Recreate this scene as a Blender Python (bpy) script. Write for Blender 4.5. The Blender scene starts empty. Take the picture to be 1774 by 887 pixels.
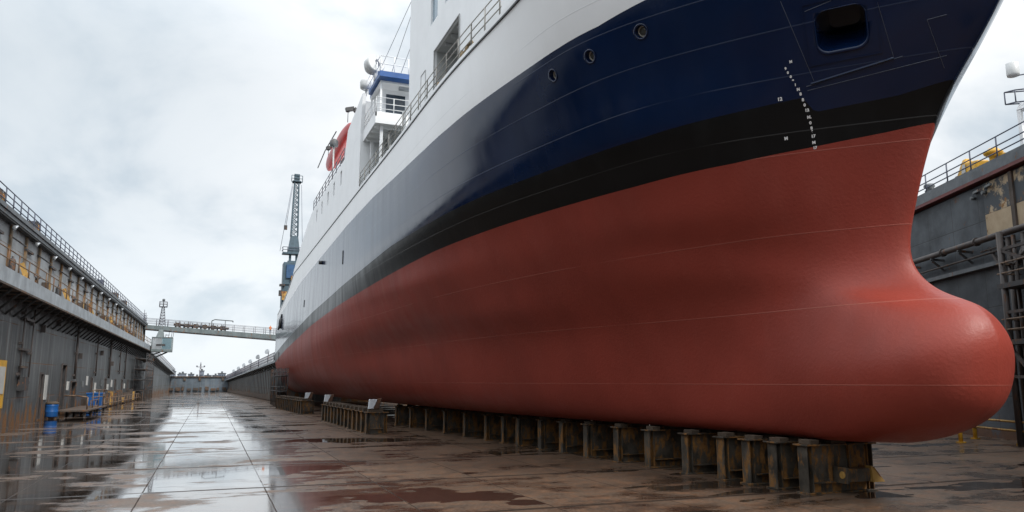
import bpy, bmesh, math, random
import numpy as np
from mathutils import Vector, Matrix
from mathutils.bvhtree import BVHTree
random.seed(7)
R = math.radians
sc = bpy.context.scene
COL = sc.collection

# ------------------------------------------------------------------ camera
FOC, PCX, PCY = 1318.0, 887.0, 443.5           # focal length and centre in photo pixels
YAW, PIT, EYE = R(21.4), R(9.33), 3.0
cam_d = bpy.data.cameras.new('camera')
cam_d.sensor_width = 36
cam_d.lens = FOC / 1774 * 36
cam_d.clip_start = 0.1
cam_d.clip_end = 6000
cam = bpy.data.objects.new('camera', cam_d)
COL.objects.link(cam)
cam.location = (0, 0, EYE)
cam.rotation_euler = (R(90) + PIT, 0, -YAW)
sc.camera = cam
FW = Vector((math.sin(YAW) * math.cos(PIT), math.cos(YAW) * math.cos(PIT), math.sin(PIT)))
RT = Vector((math.cos(YAW), -math.sin(YAW), 0))
UP = RT.cross(FW)
EYEV = Vector((0, 0, EYE))
def ray(px, py):
    return (FW + RT * ((px - PCX) / FOC) + UP * ((PCY - py) / FOC)).normalized()
def ground(px, py, z=0.0):
    d = ray(px, py); return EYEV + d * ((z - EYE) / d.z)
def at_y(px, py, Y):
    d = ray(px, py); return EYEV + d * (Y / d.y)
def at_x(px, py, X):
    d = ray(px, py); return EYEV + d * (X / d.x)

# ------------------------------------------------------------------ node helpers
class NT:
    def __init__(s, name):
        s.m = bpy.data.materials.new(name); s.m.use_nodes = True
        s.t = s.m.node_tree; s.bsdf = s.t.nodes['Principled BSDF']
        s.co = None
    def n(s, typ, **kw):
        nd = s.t.nodes.new(typ)
        for k, v in kw.items(): setattr(nd, k, v)
        return nd
    def link(s, a, b): s.t.links.new(a, b)
    def put(s, sock, v):
        if isinstance(v, bpy.types.NodeSocket): s.link(v, sock)
        elif v is not None:
            if hasattr(sock, 'default_value') and isinstance(v, (tuple, list)) and len(v) == 3 and sock.type == 'RGBA': v = (*v, 1)
            sock.default_value = v
    def coord(s, rand=False):
        if s.co is None:
            o = s.n('ShaderNodeTexCoord').outputs['Object']
            if rand:
                inf = s.n('ShaderNodeObjectInfo')
                mu = s.n('ShaderNodeVectorMath', operation='ADD')
                sc_ = s.math('MULTIPLY', inf.outputs['Random'], 91.0)
                s.link(o, mu.inputs[0]); s.link(sc_, mu.inputs[1]); o = mu.outputs[0]
            s.co = o
        return s.co
    def scaled(s, v):
        mp = s.n('ShaderNodeMapping'); mp.inputs['Scale'].default_value = v
        s.link(s.co, mp.inputs['Vector']); return mp.outputs[0]
    def noise(s, scale, detail=4, rough=.55, vec=None, dist=0):
        nd = s.n('ShaderNodeTexNoise')
        nd.inputs['Scale'].default_value = scale; nd.inputs['Detail'].default_value = detail
        nd.inputs['Roughness'].default_value = rough; nd.inputs['Distortion'].default_value = dist
        s.link(vec or s.co, nd.inputs['Vector']); return nd.outputs['Fac']
    def math(s, op, a, b=None, c=None):
        nd = s.n('ShaderNodeMath', operation=op)
        s.put(nd.inputs[0], a)
        if b is not None: s.put(nd.inputs[1], b)
        if c is not None: s.put(nd.inputs[2], c)
        return nd.outputs[0]
    def ramp(s, f, lo, hi, a=0.0, b=1.0):
        nd = s.n('ShaderNodeMapRange', interpolation_type='SMOOTHSTEP')
        s.put(nd.inputs['Value'], f)
        nd.inputs['From Min'].default_value = lo; nd.inputs['From Max'].default_value = hi
        s.put(nd.inputs['To Min'], a); s.put(nd.inputs['To Max'], b); return nd.outputs[0]
    def mix(s, f, a, b, mode='MIX'):
        nd = s.n('ShaderNodeMix', data_type='RGBA', blend_type=mode)
        s.put(nd.inputs[0], f); s.put(nd.inputs[6], a); s.put(nd.inputs[7], b); return nd.outputs[2]
    def xyz(s):
        nd = s.n('ShaderNodeSeparateXYZ'); s.link(s.co, nd.inputs[0]); return nd.outputs
    def line(s, x, period, width, off=0.0):
        """1 on lines every `period`, `width` wide"""
        f = s.math('FRACT', s.math('DIVIDE', s.math('ADD', x, off), period))
        d = s.math('MULTIPLY', s.math('ABSOLUTE', s.math('SUBTRACT', f, .5)), period)
        return s.ramp(d, period / 2 - width, period / 2 - width * .4)
    def bump(s, h, strength=.3, dist=.02):
        b = s.n('ShaderNodeBump'); b.inputs['Strength'].default_value = strength
        b.inputs['Distance'].default_value = dist; s.link(h, b.inputs['Height'])
        s.link(b.outputs[0], s.bsdf.inputs['Normal'])
    def out(s, col, rough, metal=0.0, spec=None):
        s.put(s.bsdf.inputs['Base Color'], col); s.put(s.bsdf.inputs['Roughness'], rough)
        s.bsdf.inputs['Metallic'].default_value = metal
        if spec is not None: s.bsdf.inputs['Specular IOR Level'].default_value = spec
        return s.m

def paint(name, base, rough=.5, rust=.0, tone=.25, streak=.0, rand=True, rustcol=(.16, .065, .022), spec=.5):
    """weathered painted steel: blotches, run-off streaks, rust where the noise is high"""
    t = NT(name); t.coord(rand)
    a = t.noise(.9, 5, .6)
    dark = tuple(c * (1 - tone) for c in base); lite = tuple(min(1, c * (1 + tone)) for c in base)
    col = t.mix(t.ramp(a, .3, .7), dark, lite)
    if streak:
        st = t.noise(1.0, 6, .65, t.scaled((2.6, 2.6, .16)))
        col = t.mix(t.math('MULTIPLY', t.ramp(st, .52, .78), streak), col, tuple(min(1, c * 2.6 + .03) for c in base))
    r = rough
    if rust:
        rn = t.noise(1.7, 9, .68, t.scaled((1.3, 1.3, .6)))
        rm = t.ramp(rn, .66 - rust * .3, .72 - rust * .25)
        rc = t.mix(t.noise(9, 4), tuple(c * .45 for c in rustcol), tuple(c * 1.5 for c in rustcol))
        col = t.mix(rm, col, rc); r = t.math('MAXIMUM', t.math('MULTIPLY', rm, .85), rough)
    t.bump(t.noise(14, 5), .25, .01)
    return t.out(col, r, 0, spec)

def plain(name, base, rough=.5, metal=0.0):
    t = NT(name); t.coord()
    col = t.mix(t.noise(3, 4), tuple(c * .82 for c in base), tuple(min(1, c * 1.15) for c in base))
    return t.out(col, rough, metal)

# ------------------------------------------------------------------ materials
M = {}
def wall_mat(name, base, axis, light=1.0, foot_rust=.22):
    """dock side plating: seams, wash-out streaks running down, rust that gathers at the foot and along some seams"""
    t = NT(name); t.coord(); x, y, z = t.xyz()
    s = y if axis == 'y' else x
    a = t.noise(.22, 5, .6)
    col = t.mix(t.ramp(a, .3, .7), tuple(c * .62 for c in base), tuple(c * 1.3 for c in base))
    st = t.noise(1.0, 7, .7, t.scaled((1.9, 1.9, .07)))
    col = t.mix(t.math('MULTIPLY', t.ramp(st, .48, .70), .50 * light), col, (.22, .235, .235))
    st2 = t.noise(1.0, 6, .7, t.scaled((3.3, 3.3, .10)))
    col = t.mix(t.math('MULTIPLY', t.ramp(st2, .53, .75), .6), col, (.018, .018, .018))
    # rust: foot of the wall and drips
    rn = t.noise(.8, 9, .7, t.scaled((1.2, 1.2, .35)))
    foot = t.ramp(z, 0.2, 2.8, foot_rust, 0.0)
    rm = t.ramp(t.math('ADD', rn, foot), .66, .76)
    drip = t.noise(1.0, 8, .72, t.scaled((1.5, 1.5, .12)))
    rm = t.math('MAXIMUM', rm, t.math('MULTIPLY', t.ramp(drip, .60, .72), .65))
    seam = t.math('MAXIMUM', t.line(s, 6.2, .045, 1.3), t.line(z, 2.45, .035, .6))
    seamr = t.math('MULTIPLY', seam, t.ramp(t.noise(.35, 4), .38, .62))
    rm = t.math('MAXIMUM', rm, t.math('MULTIPLY', seamr, .85))
    rc = t.mix(t.noise(5, 5, .6), (.035, .016, .008), (.28, .125, .035))
    col = t.mix(rm, col, rc)
    # oil-canning of the plates between stiffeners
    h = t.math('ADD', t.math('MULTIPLY', t.noise(.55, 3), .6), t.math('MULTIPLY', seam, -.12))
    h = t.math('ADD', h, t.math('MULTIPLY', t.noise(9, 5), .05))
    t.bump(h, .55, .10)
    return t.out(col, t.ramp(rm, 0, 1, .5, .9), 0, .35)
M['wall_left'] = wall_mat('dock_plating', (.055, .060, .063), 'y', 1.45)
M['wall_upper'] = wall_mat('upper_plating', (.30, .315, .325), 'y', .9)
M['wall_far'] = wall_mat('far_plating', (.10, .11, .115), 'y', 1.3)
def right_wall():
    t = NT('repaired_plating'); t.coord(); x, y, z = t.xyz()
    # distance along the wall
    s = t.math('ADD', t.math('MULTIPLY', x, .402), t.math('MULTIPLY', y, .916))
    a = t.noise(.35, 6, .6)
    col = t.mix(t.ramp(a, .35, .68), (.030, .036, .043), (.085, .098, .112))
    seam = t.math('MAXIMUM', t.line(s, 2.75, .03, .9), t.line(z, 2.35, .03, .15))
    col = t.mix(t.math('MULTIPLY', seam, .7), col, (.02, .018, .016))
    rn = t.noise(.9, 9, .72); rm = t.ramp(rn, .60, .68)
    low = t.ramp(z, .1, .9, .22, 0); rm = t.math('MAXIMUM', rm, t.ramp(t.math('ADD', rn, low), .66, .74))
    rm = t.math('MULTIPLY', rm, .8)
    col = t.mix(rm, col, t.mix(t.noise(6, 5), (.04, .017, .008), (.20, .085, .03)))
    t.bump(t.math('ADD', t.noise(.6, 3), t.math('MULTIPLY', seam, -.3)), .4, .06)
    return t.out(col, .6, 0, .35)
M['wall_right'] = right_wall()
def bare_plate():
    t = NT('primer_plate'); t.coord()
    n = t.noise(.55, 9, .66)
    col = t.mix(t.ramp(n, .44, .5), (.42, .33, .22), (.07, .08, .09))
    n2 = t.noise(1.3, 9, .7)
    col = t.mix(t.ramp(n2, .58, .66), col, (.24, .12, .04))
    t.bump(n2, .3, .02); return t.out(col, .75, 0, .3)
M['primer'] = bare_plate()
def primer_tan():
    t = NT('tan_primer'); t.coord()
    n = t.noise(1.1, 9, .66)
    col = t.mix(t.ramp(n, .3, .75), (.44, .35, .24), (.33, .25, .16))
    col = t.mix(t.ramp(n, .62, .68), col, (.16, .08, .03))
    return t.out(col, .8, 0, .3)
M['tan'] = primer_tan()
M['girder'] = paint('girder_grey', (.25, .275, .295), .45, .10, .25, .4)
M['coping'] = paint('coping_grey', (.075, .085, .095), .5, .2, .3, .2)
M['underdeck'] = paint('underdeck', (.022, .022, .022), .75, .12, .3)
M['ochre'] = paint('ochre_steel', (.15, .11, .07), .75, .55, .4, rustcol=(.22, .11, .035))
M['rust_steel'] = paint('rust_steel', (.065, .050, .040), .75, .5, .4, rustcol=(.13, .058, .022))
M['dark_steel'] = paint('dark_steel', (.032, .032, .034), .6, .4, .3)
M['rail_grey'] = paint('rail_grey', (.075, .085, .12), .5, .15, .2)
M['rail_rust'] = paint('rail_rust', (.15, .10, .065), .7, .45, .3)
M['rail_far'] = paint('rail_far', (.10, .10, .12), .6, .3, .3)
M['red_line'] = paint('red_line', (.11, .022, .02), .6, .2, .2)
M['pipe_brown'] = paint('pipe_brown', (.055, .045, .042), .6, .35, .3, rustcol=(.10, .05, .028))
M['yellow'] = paint('yellow_paint', (.55, .30, .02), .5, .18, .2)
M['yellow_old'] = paint('worn_yellow', (.34, .20, .05), .65, .55, .3)
M['blue_drum'] = paint('blue_plastic', (.010, .085, .28), .4, 0, .15)
M['white_box'] = paint('white_sheet', (.40, .40, .385), .6, .12, .1)
M['grey_box'] = paint('grey_box', (.10, .11, .115), .5, .25, .2)
M['timber'] = paint('timber', (.06, .042, .028), .85, .2, .4, rustcol=(.09, .05, .03))
M['prop_white'] = paint('pale_wedge', (.55, .58, .62), .5, .05, .15)
M['crane'] = paint('crane_teal', (.045, .08, .105), .5, .1, .2, .2)
M['crane_blue'] = paint('crane_blue', (.02, .07, .16), .5, .08, .2)
M['gangway'] = paint('gangway_grey', (.115, .14, .145), .5, .22, .2, .3)
M['wall_gate'] = wall_mat('gate_blue', (.10, .125, .15), 'x', .8, .03)
M['concrete_far'] = plain('far_buildings', (.16, .18, .22), .9)
M['galv'] = plain('galvanised', (.38, .40, .42), .4, .6)
M['black'] = plain('black_void', (.008, .008, .009), .8)

def glass_mat(name, tint, rough=.05):
    t = NT(name); t.coord(); 
    return t.out(t.mix(t.noise(.6, 3), tint, tuple(c * .6 for c in tint)), rough, 0, 1.0)
M['glass'] = glass_mat('window_glass', (.03, .05, .075))
M['glass_pale'] = glass_mat('pale_glass', (.16, .25, .29), .1)
M['glass_sky'] = glass_mat('sky_glass', (.26, .36, .44), .08)

# keel block steel: heavy rust on edges
def block_mat():
    t = NT('block_steel'); t.coord(True)
    a = t.noise(2.0, 6, .6)
    col = t.mix(t.ramp(a, .3, .7), (.022, .019, .015), (.078, .066, .052))
    rn = t.noise(2.6, 9, .7, t.scaled((1.4, 1.4, .55)))
    rm = t.ramp(rn, .48, .58)
    col = t.mix(rm, col, t.mix(t.noise(7, 5), (.035, .016, .007), (.34, .16, .04)))
    t.bump(t.noise(12, 6), .4, .012)
    return t.out(col, t.ramp(rm, 0, 1, .5, .85), 0, .4)
M['block'] = block_mat()

# ---- ship paints
def hull_paint(name, base, rough, seamcol, zper, zoff, sheen=.12, tone=.1, seam_amt=.35, grain=0, blot=None, spec=.5, bmp=.30):
    t = NT(name); t.coord(); x, y, z = t.xyz()
    a = t.noise(.35, 5, .6)
    col = t.mix(t.ramp(a, .3, .7), tuple(c * (1 - tone) for c in base), tuple(min(1, c * (1 + tone)) for c in base))
    st = t.noise(1.0, 6, .65, t.scaled((1.2, 1.2, .09)))
    stm = t.ramp(st, .48, .74)
    col = t.mix(t.math('MULTIPLY', stm, .16), col, blot or tuple(min(1, c * 1.3 + .012) for c in base))
    seam = t.math('MAXIMUM', t.line(z, zper, .018, zoff), t.math('MULTIPLY', t.math('MULTIPLY', t.line(y, 7.75, .05, .6), .9), t.ramp(y, 16.8, 17.2)))
    seam = t.math('MULTIPLY', seam, t.ramp(t.noise(.16, 2), .30, .50))
    col = t.mix(t.math('MULTIPLY', seam, seam_amt), col, seamcol)
    r = t.ramp(st, .35, .75, rough - sheen * .4, rough + sheen)
    h = t.math('ADD', t.math('MULTIPLY', t.noise(.42, 2, .4, t.scaled((1, 1, .6))), .5), t.math('MULTIPLY', seam, .22))
    h = t.math('ADD', h, t.math('MULTIPLY', t.noise(1.0, 2, .5, t.scaled((.9, .9, .12))), .10))
    if grain:
        h = t.math('ADD', h, t.math('MULTIPLY', t.noise(11, 4, .6), grain))
    t.bump(h, bmp, .07)
    return t.out(col, r, 0, spec)
M['red'] = hull_paint('antifouling_red', (.255, .042, .028), .45, (.42, .17, .13), 2.05, -.85, .1, .10, .34, .42, (.30, .07, .046), .32)
M['black_band'] = hull_paint('boot_topping_black', (.0070, .0074, .0080), .32, (.09, .09, .09), 1.0, .42, .1, .12, .4, .03, None, .22)
M['navy'] = hull_paint('topside_navy', (.0028, .0115, .043), .15, (.06, .08, .13), 1.12, .28, .09, .12, .35, 0, (.009, .02, .055), .42, .26)
M['white'] = hull_paint('topside_white', (.80, .81, .82), .42, (.52, .53, .55), 3.1, 1.45, .06, .03, .5, 0, (.70, .70, .68))
M['ship_white'] = paint('deckhouse_white', (.80, .812, .825), .45, .0, .03, .08, False)
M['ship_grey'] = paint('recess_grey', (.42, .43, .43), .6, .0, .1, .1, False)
M['ship_dark'] = plain('dark_trim', (.03, .03, .032), .5)
M['deck_green'] = paint('deck_paint', (.10, .15, .13), .7, .1, .2)
M['fascia_blue'] = paint('fascia_blue', (.008, .075, .26), .35, 0, .1, 0, False)
M['boat_red'] = paint('lifeboat_red', (.42, .03, .03), .35, 0, .12)
M['digit'] = plain('white_marking', (.80, .80, .80), .5)
M['weld'] = plain('weld_pale', (.075, .09, .125), .4)  # weld beads, paler than the navy shell
M['brass'] = plain('porthole_rim', (.42, .39, .34), .4, .2)
M['port_glass'] = glass_mat('porthole_glass', (.10, .10, .09), .15)
M['rope'] = plain('rope', (.30, .22, .13), .9)
M['prop_brown'] = paint('rusty_wedge', (.10, .05, .03), .8, .4, .3)
M['hiviz'] = plain('orange_cloth', (.55, .16, .04), .8)
M['skin'] = plain('skin', (.42, .25, .18), .6)
M['trousers'] = plain('dark_trousers', (.03, .035, .05), .8)

def floor_mat():
    t = NT('wet_concrete'); t.coord(); x, y, z = t.xyz()
    # slabs: one tone each
    sx = t.math('FLOOR', t.math('DIVIDE', t.math('ADD', x, 1.5), 3.15)); sy = t.math('FLOOR', t.math('DIVIDE', t.math('ADD', y, 1.2), 6.2))
    cb = t.n('ShaderNodeCombineXYZ'); t.link(sx, cb.inputs[0]); t.link(sy, cb.inputs[1])
    wn = t.n('ShaderNodeTexWhiteNoise', noise_dimensions='2D'); t.link(cb.outputs[0], wn.inputs['Vector'])
    slab = wn.outputs['Value']
    n1 = t.noise(.33, 8, .66); n2 = t.noise(2.1, 8, .7); n3 = t.noise(14, 5, .6)
    col = t.mix(t.ramp(n1, .32, .68), (.042, .027, .018), (.100, .069, .048))
    col = t.mix(t.ramp(n2, .40, .70), col, (.14, .072, .038))
    col = t.mix(t.math('MULTIPLY', t.ramp(n3, .45, .7), .3), col, (.30, .26, .22))
    col = t.mix(t.math('MULTIPLY', slab, .35), col, t.mix(.5, col, (.05, .035, .028)))
    # water: puddles lie lower on the left third, pooling along slab edges
    pn = t.noise(.19, 4, .52, t.scaled((.8, 1.5, 1)), .3)
    pn = t.math('ADD', pn, t.math('MULTIPLY', t.math('SUBTRACT', slab, .5), .14))
    side = t.math('ADD', t.ramp(x, -9.0, -3.0, -.03, .028), t.ramp(x, 1.0, 8.0, 0.0, -.085)); dryer = t.ramp(x, .3, 5.0, .9, .15); mid = t.ramp(x, -9.0, -1.5, .05, -.035)
    pud = t.ramp(t.math('ADD', pn, mid), .535, .555)
    dn = t.math('ADD', t.math('MULTIPLY', t.noise(.30, 5, .58, t.scaled((.8, 1.3, 1)), .3), .72), t.math('MULTIPLY', t.noise(1.5, 5, .6, t.scaled((.7, 1.2, 1))), .28))
    damp = t.ramp(t.math('ADD', dn, side), .43, .545)
    joint = t.math('MAXIMUM', t.line(t.math('ADD', x, t.math('MULTIPLY', n2, .05)), 3.15, .026, 1.5), t.line(t.math('ADD', y, t.math('MULTIPLY', n2, .10)), 6.2, .15, 1.2))
    jw = t.math('MULTIPLY', joint, t.math('SUBTRACT', 1.0, t.math('MULTIPLY', pud, .5)))
    wet = t.mix(1.0, col, (.34, .32, .31), 'MULTIPLY')
    col = t.mix(damp, col, t.mix(.75, col, wet))
    col = t.mix(pud, col, t.mix(.5, wet, (.028, .022, .018)))
    col = t.mix(t.math('MULTIPLY', jw, .85), col, (.022, .016, .013))
    r = t.ramp(damp, 0, 1, .46, t.ramp(x, .8, 6.5, .085, .25))
    r = t.math('ADD', r, t.math('MULTIPLY', t.math('SUBTRACT', n2, .5), .15))
    r = t.math('MAXIMUM', r, .045)
    r = t.mix(pud, r, (.015, .015, .015))
    inv = t.math('SUBTRACT', 1.0, pud)
    h = t.math('ADD', t.math('MULTIPLY', n2, .5), t.math('MULTIPLY', n3, .16))
    h = t.math('MULTIPLY', h, inv)
    h = t.math('ADD', h, t.math('MULTIPLY', joint, -.5))
    r = t.mix(t.math('MULTIPLY', jw, .8), r, (.8, .8, .8))
    t.bump(h, .10, .012)
    m = t.out(col, r, 0, .5)
    film = t.math('MULTIPLY', t.math('MULTIPLY', t.math('MAXIMUM', t.math('MULTIPLY', damp, .75), pud), dryer), t.math('SUBTRACT', 1.0, jw))
    t.link(film, t.bsdf.inputs['Coat Weight']); t.bsdf.inputs['Coat Roughness'].default_value = .05; t.bsdf.inputs['Coat IOR'].default_value = 1.4
    t.link(t.math('MULTIPLY', t.math('SUBTRACT', 1.0, t.math('MULTIPLY', jw, .75)), t.math('MULTIPLY', t.ramp(damp, 0, 1, .35, 1.0), t.ramp(x, .8, 6.5, 1.0, .42))), t.bsdf.inputs['Specular IOR Level'])
    return m
M['floor'] = floor_mat()
M['ground'] = plain('ground_far', (.10, .10, .095), .9)

# ------------------------------------------------------------------ mesh helpers
class MB:
    """collects shapes in world (or local) coordinates and links them as ONE mesh object"""
    def __init__(s): s.v = []; s.f = []; s.sm = set()
    def poly(s, pts, smooth=False):
        b = len(s.v); s.v += [tuple(p) for p in pts]; s.f.append(tuple(range(b, b + len(pts))))
        if smooth: s.sm.add(len(s.f) - 1)
    def hexa(s, p):
        """p: 8 points, bottom ring 0-3 then top ring 4-7"""
        b = len(s.v); s.v += [tuple(q) for q in p]
        for q in ((3, 2, 1, 0), (4, 5, 6, 7), (0, 1, 5, 4), (1, 2, 6, 5), (2, 3, 7, 6), (3, 0, 4, 7)):
            s.f.append(tuple(b + i for i in q))
    def box(s, x0, x1, y0, y1, z0, z1):
        s.hexa([(x0, y0, z0), (x1, y0, z0), (x1, y1, z0), (x0, y1, z0), (x0, y0, z1), (x1, y0, z1), (x1, y1, z1), (x0, y1, z1)])
    def bar(s, a, b, w, h=None, up=(0, 0, 1)):
        a = Vector(a); b = Vector(b); h = h or w
        d = (b - a).normalized(); u = Vector(up)
        if abs(d.dot(u)) > .98: u = Vector((0, 1, 0))
        x = d.cross(u).normalized() * (w / 2); y = x.cross(d).normalized() * (h / 2)
        s.hexa([a - x - y, a + x - y, a + x + y, a - x + y, b - x - y, b + x - y, b + x + y, b - x + y])
    def tube(s, a, b, r, n=8, r2=None, cap=True):
        a = Vector(a); b = Vector(b); r2 = r if r2 is None else r2
        d = (b - a).normalized(); u = Vector((0, 0, 1)) if abs(d.z) < .95 else Vector((1, 0, 0))
        x = d.cross(u).normalized(); y = d.cross(x)
        k = len(s.v)
        for q, rr in ((a, r), (b, r2)):
            for i in range(n):
                t = 2 * math.pi * i / n
                s.v.append(tuple(q + x * (rr * math.cos(t)) + y * (rr * math.sin(t))))
        for i in range(n):
            j = (i + 1) % n
            s.sm.add(len(s.f)); s.f.append((k + i, k + j, k + n + j, k + n + i))
        if cap:
            s.f.append(tuple(k + i for i in reversed(range(n)))); s.f.append(tuple(k + n + i for i in range(n)))
    def path(s, pts, r, n=8):
        for a, b in zip(pts, pts[1:]): s.tube(a, b, r, n)
    def lathe(s, c, prof, n=20, axis=(0, 0, 1)):
        """prof: (radius, height) pairs along axis from c"""
        c = Vector(c); d = Vector(axis).normalized()
        u = Vector((1, 0, 0)) if abs(d.x) < .9 else Vector((0, 1, 0))
        x = d.cross(u).normalized(); y = d.cross(x); k = len(s.v)
        for r, h in prof:
            for i in range(n):
                t = 2 * math.pi * i / n
                s.v.append(tuple(c + d * h + x * (r * math.cos(t)) + y * (r * math.sin(t))))
        for q in range(len(prof) - 1):
            for i in range(n):
                j = (i + 1) % n
                s.sm.add(len(s.f)); s.f.append((k + q * n + i, k + q * n + j, k + (q + 1) * n + j, k + (q + 1) * n + i))
        s.f.append(tuple(k + i for i in reversed(range(n)))); s.f.append(tuple(k + (len(prof) - 1) * n + i for i in range(n)))
    def grid(s, rows, smooth=True):
        k = len(s.v); nr = len(rows); nc = len(rows[0])
        for r in rows: s.v += [tuple(p) for p in r]
        for i in range(nr - 1):
            for j in range(nc - 1):
                if smooth: s.sm.add(len(s.f))
                s.f.append((k + i * nc + j, k + i * nc + j + 1, k + (i + 1) * nc + j + 1, k + (i + 1) * nc + j))
    def pieces(s):
        """groups of faces that stand far apart from each other"""
        n = len(s.v); par = list(range(n))
        def find(i):
            while par[i] != i: par[i] = par[par[i]]; i = par[i]
            return i
        for f in s.f:
            for q in f[1:]:
                a, b = find(f[0]), find(q)
                if a != b: par[b] = a
        key = {}
        for i, p in enumerate(s.v):                    # corners that coincide belong together
            k = (round(p[0], 3), round(p[1], 3), round(p[2], 3))
            if k in key:
                a, b = find(key[k]), find(i)
                if a != b: par[b] = a
            else: key[k] = i
        root = [find(i) for i in range(n)]; ids = {r: k for k, r in enumerate(dict.fromkeys(root))}
        isl = np.array([ids[r] for r in root]); k = len(ids); P = np.array([tuple(p) for p in s.v], float)
        lo = np.full((k, 3), np.inf); hi = -lo
        np.minimum.at(lo, isl, P); np.maximum.at(hi, isl, P); size = (hi - lo).max(1)
        g = np.maximum(0, np.maximum(lo[:, None] - hi[None], lo[None] - hi[:, None]))
        near = np.sqrt((g ** 2).sum(2)) <= np.maximum(.02, .49 * np.maximum(size[:, None], size[None]))
        lab = -np.ones(k, int); c = 0
        for i in range(k):
            if lab[i] >= 0: continue
            st = [i]; lab[i] = c
            while st:
                for j in np.nonzero(near[st.pop()] & (lab < 0))[0]: lab[j] = c; st.append(j)
            c += 1
        return [[i for i, f in enumerate(s.f) if lab[isl[f[0]]] == q] for q in range(c)]
    def build(s, name, mat, parent=None, origin=None, bevel=0, fix=True):
        if parent is not None and len(s.v) < 6000:
            gr = s.pieces()
            if len(gr) > 1:
                out = []
                for fs in gr:
                    m = MB(); mp = {}
                    for i in fs:
                        for q in s.f[i]:
                            if q not in mp: mp[q] = len(m.v); m.v.append(s.v[q])
                        if i in s.sm: m.sm.add(len(m.f))
                        m.f.append(tuple(mp[q] for q in s.f[i]))
                    out.append(m.one(name, mat, parent, origin, bevel, fix))
                return out[0]
        return s.one(name, mat, parent, origin, bevel, fix)
    def one(s, name, mat, parent=None, origin=None, bevel=0, fix=True):
        o0 = Vector(parent.location) if parent is not None and parent.parent is None else Vector((0, 0, 0))
        if parent is not None and parent.parent is not None: o0 = Vector(parent.parent.location)
        if origin is not None: o0 = Vector(origin)
        me = bpy.data.meshes.new(name)
        me.from_pydata([(p[0] - o0.x, p[1] - o0.y, p[2] - o0.z) for p in s.v], [], s.f)
        if s.sm:
            fl = [False] * len(s.f)
            for i in s.sm: fl[i] = True
            me.polygons.foreach_set('use_smooth', fl)
        if fix:
            bm = bmesh.new(); bm.from_mesh(me)
            bmesh.ops.recalc_face_normals(bm, faces=bm.faces); bm.to_mesh(me); bm.free()
        me.materials.append(mat); me.update()
        o = bpy.data.objects.new(name, me); COL.objects.link(o)
        if parent is not None: o.parent = parent
        elif origin is not None: o.location = origin
        if bevel:
            b = o.modifiers.new('bevel', 'BEVEL'); b.width = bevel; b.segments = 2; b.limit_method = 'ANGLE'
        return o
def tag(o, label, cat, group=None):
    o['label'] = label; o['category'] = cat
    if group: o['group'] = group
    return o
def thing(name, label, cat, loc, group=None):
    o = bpy.data.objects.new(name, None); COL.objects.link(o); o.location = loc
    o.empty_display_size = .3
    return tag(o, label, cat, group)
def dup(root, loc, label=None, rotz=None):
    r = root.copy(); COL.objects.link(r); r.location = loc
    if rotz is not None: r.rotation_euler = (0, 0, rotz)
    if label: r['label'] = label
    for ch in list(root.children):
        c = ch.copy(); COL.objects.link(c); c.parent = r
        for g in list(ch.children):
            d = g.copy(); COL.objects.link(d); d.parent = c
    return r
def structure(o): o['kind'] = 'structure'; return o
def ordinal(i):
    return ['first', 'second', 'third', 'fourth', 'fifth', 'sixth', 'seventh', 'eighth', 'ninth', 'tenth', 'eleventh', 'twelfth',
            'thirteenth', 'fourteenth', 'fifteenth', 'sixteenth', 'seventeenth', 'eighteenth', 'nineteenth', 'twentieth'][i]
# ------------------------------------------------------------------ sky and light
SUN_AZ, SUN_EL = R(156), R(42)        # azimuth clockwise from +Y: behind the photographer, on the bow side
world = bpy.data.worlds.new('World'); sc.world = world; world.use_nodes = True
wt = world.node_tree; wt.nodes.clear()
class W(NT):
    def __init__(s): s.t = wt; s.co = None
w = W()
gen = w.n('ShaderNodeTexCoord').outputs['Generated']
sep = w.n('ShaderNodeSeparateXYZ'); w.link(gen, sep.inputs[0])
zz = w.math('MAXIMUM', sep.outputs[2], 0.0)
den = w.math('ADD', zz, .55)
cmb = w.n('ShaderNodeCombineXYZ')
w.link(w.math('DIVIDE', sep.outputs[0], den), cmb.inputs[0]); w.link(w.math('DIVIDE', sep.outputs[1], den), cmb.inputs[1])
w.co = cmb.outputs[0]
sky = w.n('ShaderNodeTexSky', sky_type='NISHITA'); sky.sun_disc = False
sky.sun_elevation = SUN_EL; sky.sun_rotation = SUN_AZ
sky.air_density = 1.0; sky.dust_density = 2.0
c1 = w.noise(2.7, 6, .55, None, .25); c2 = w.noise(.8, 3, .5)
cl = w.math('ADD', w.math('MULTIPLY', c1, .62), w.math('MULTIPLY', c2, .38))
thick = w.ramp(cl, .40, .56)
cloud = w.mix(thick, (4.3, 4.95, 5.5), (7.7, 7.85, 7.95))
d0 = ray(40, 40); dp = w.n('ShaderNodeVectorMath', operation='DOT_PRODUCT'); w.link(gen, dp.inputs[0]); dp.inputs[1].default_value = d0
bank = w.math('ADD', dp.outputs['Value'], w.math('MULTIPLY', w.math('SUBTRACT', c1, .5), .22))   # a heavier cloud bank in that part of the sky
cloud = w.mix(w.ramp(bank, .93, 1.03, 0, .6), cloud, (4.3, 4.95, 5.45))
low = w.ramp(sep.outputs[2], .0, .25)
cloud = w.mix(low, w.mix(.5, cloud, (6.3, 7.0, 7.6)), cloud)
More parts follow.
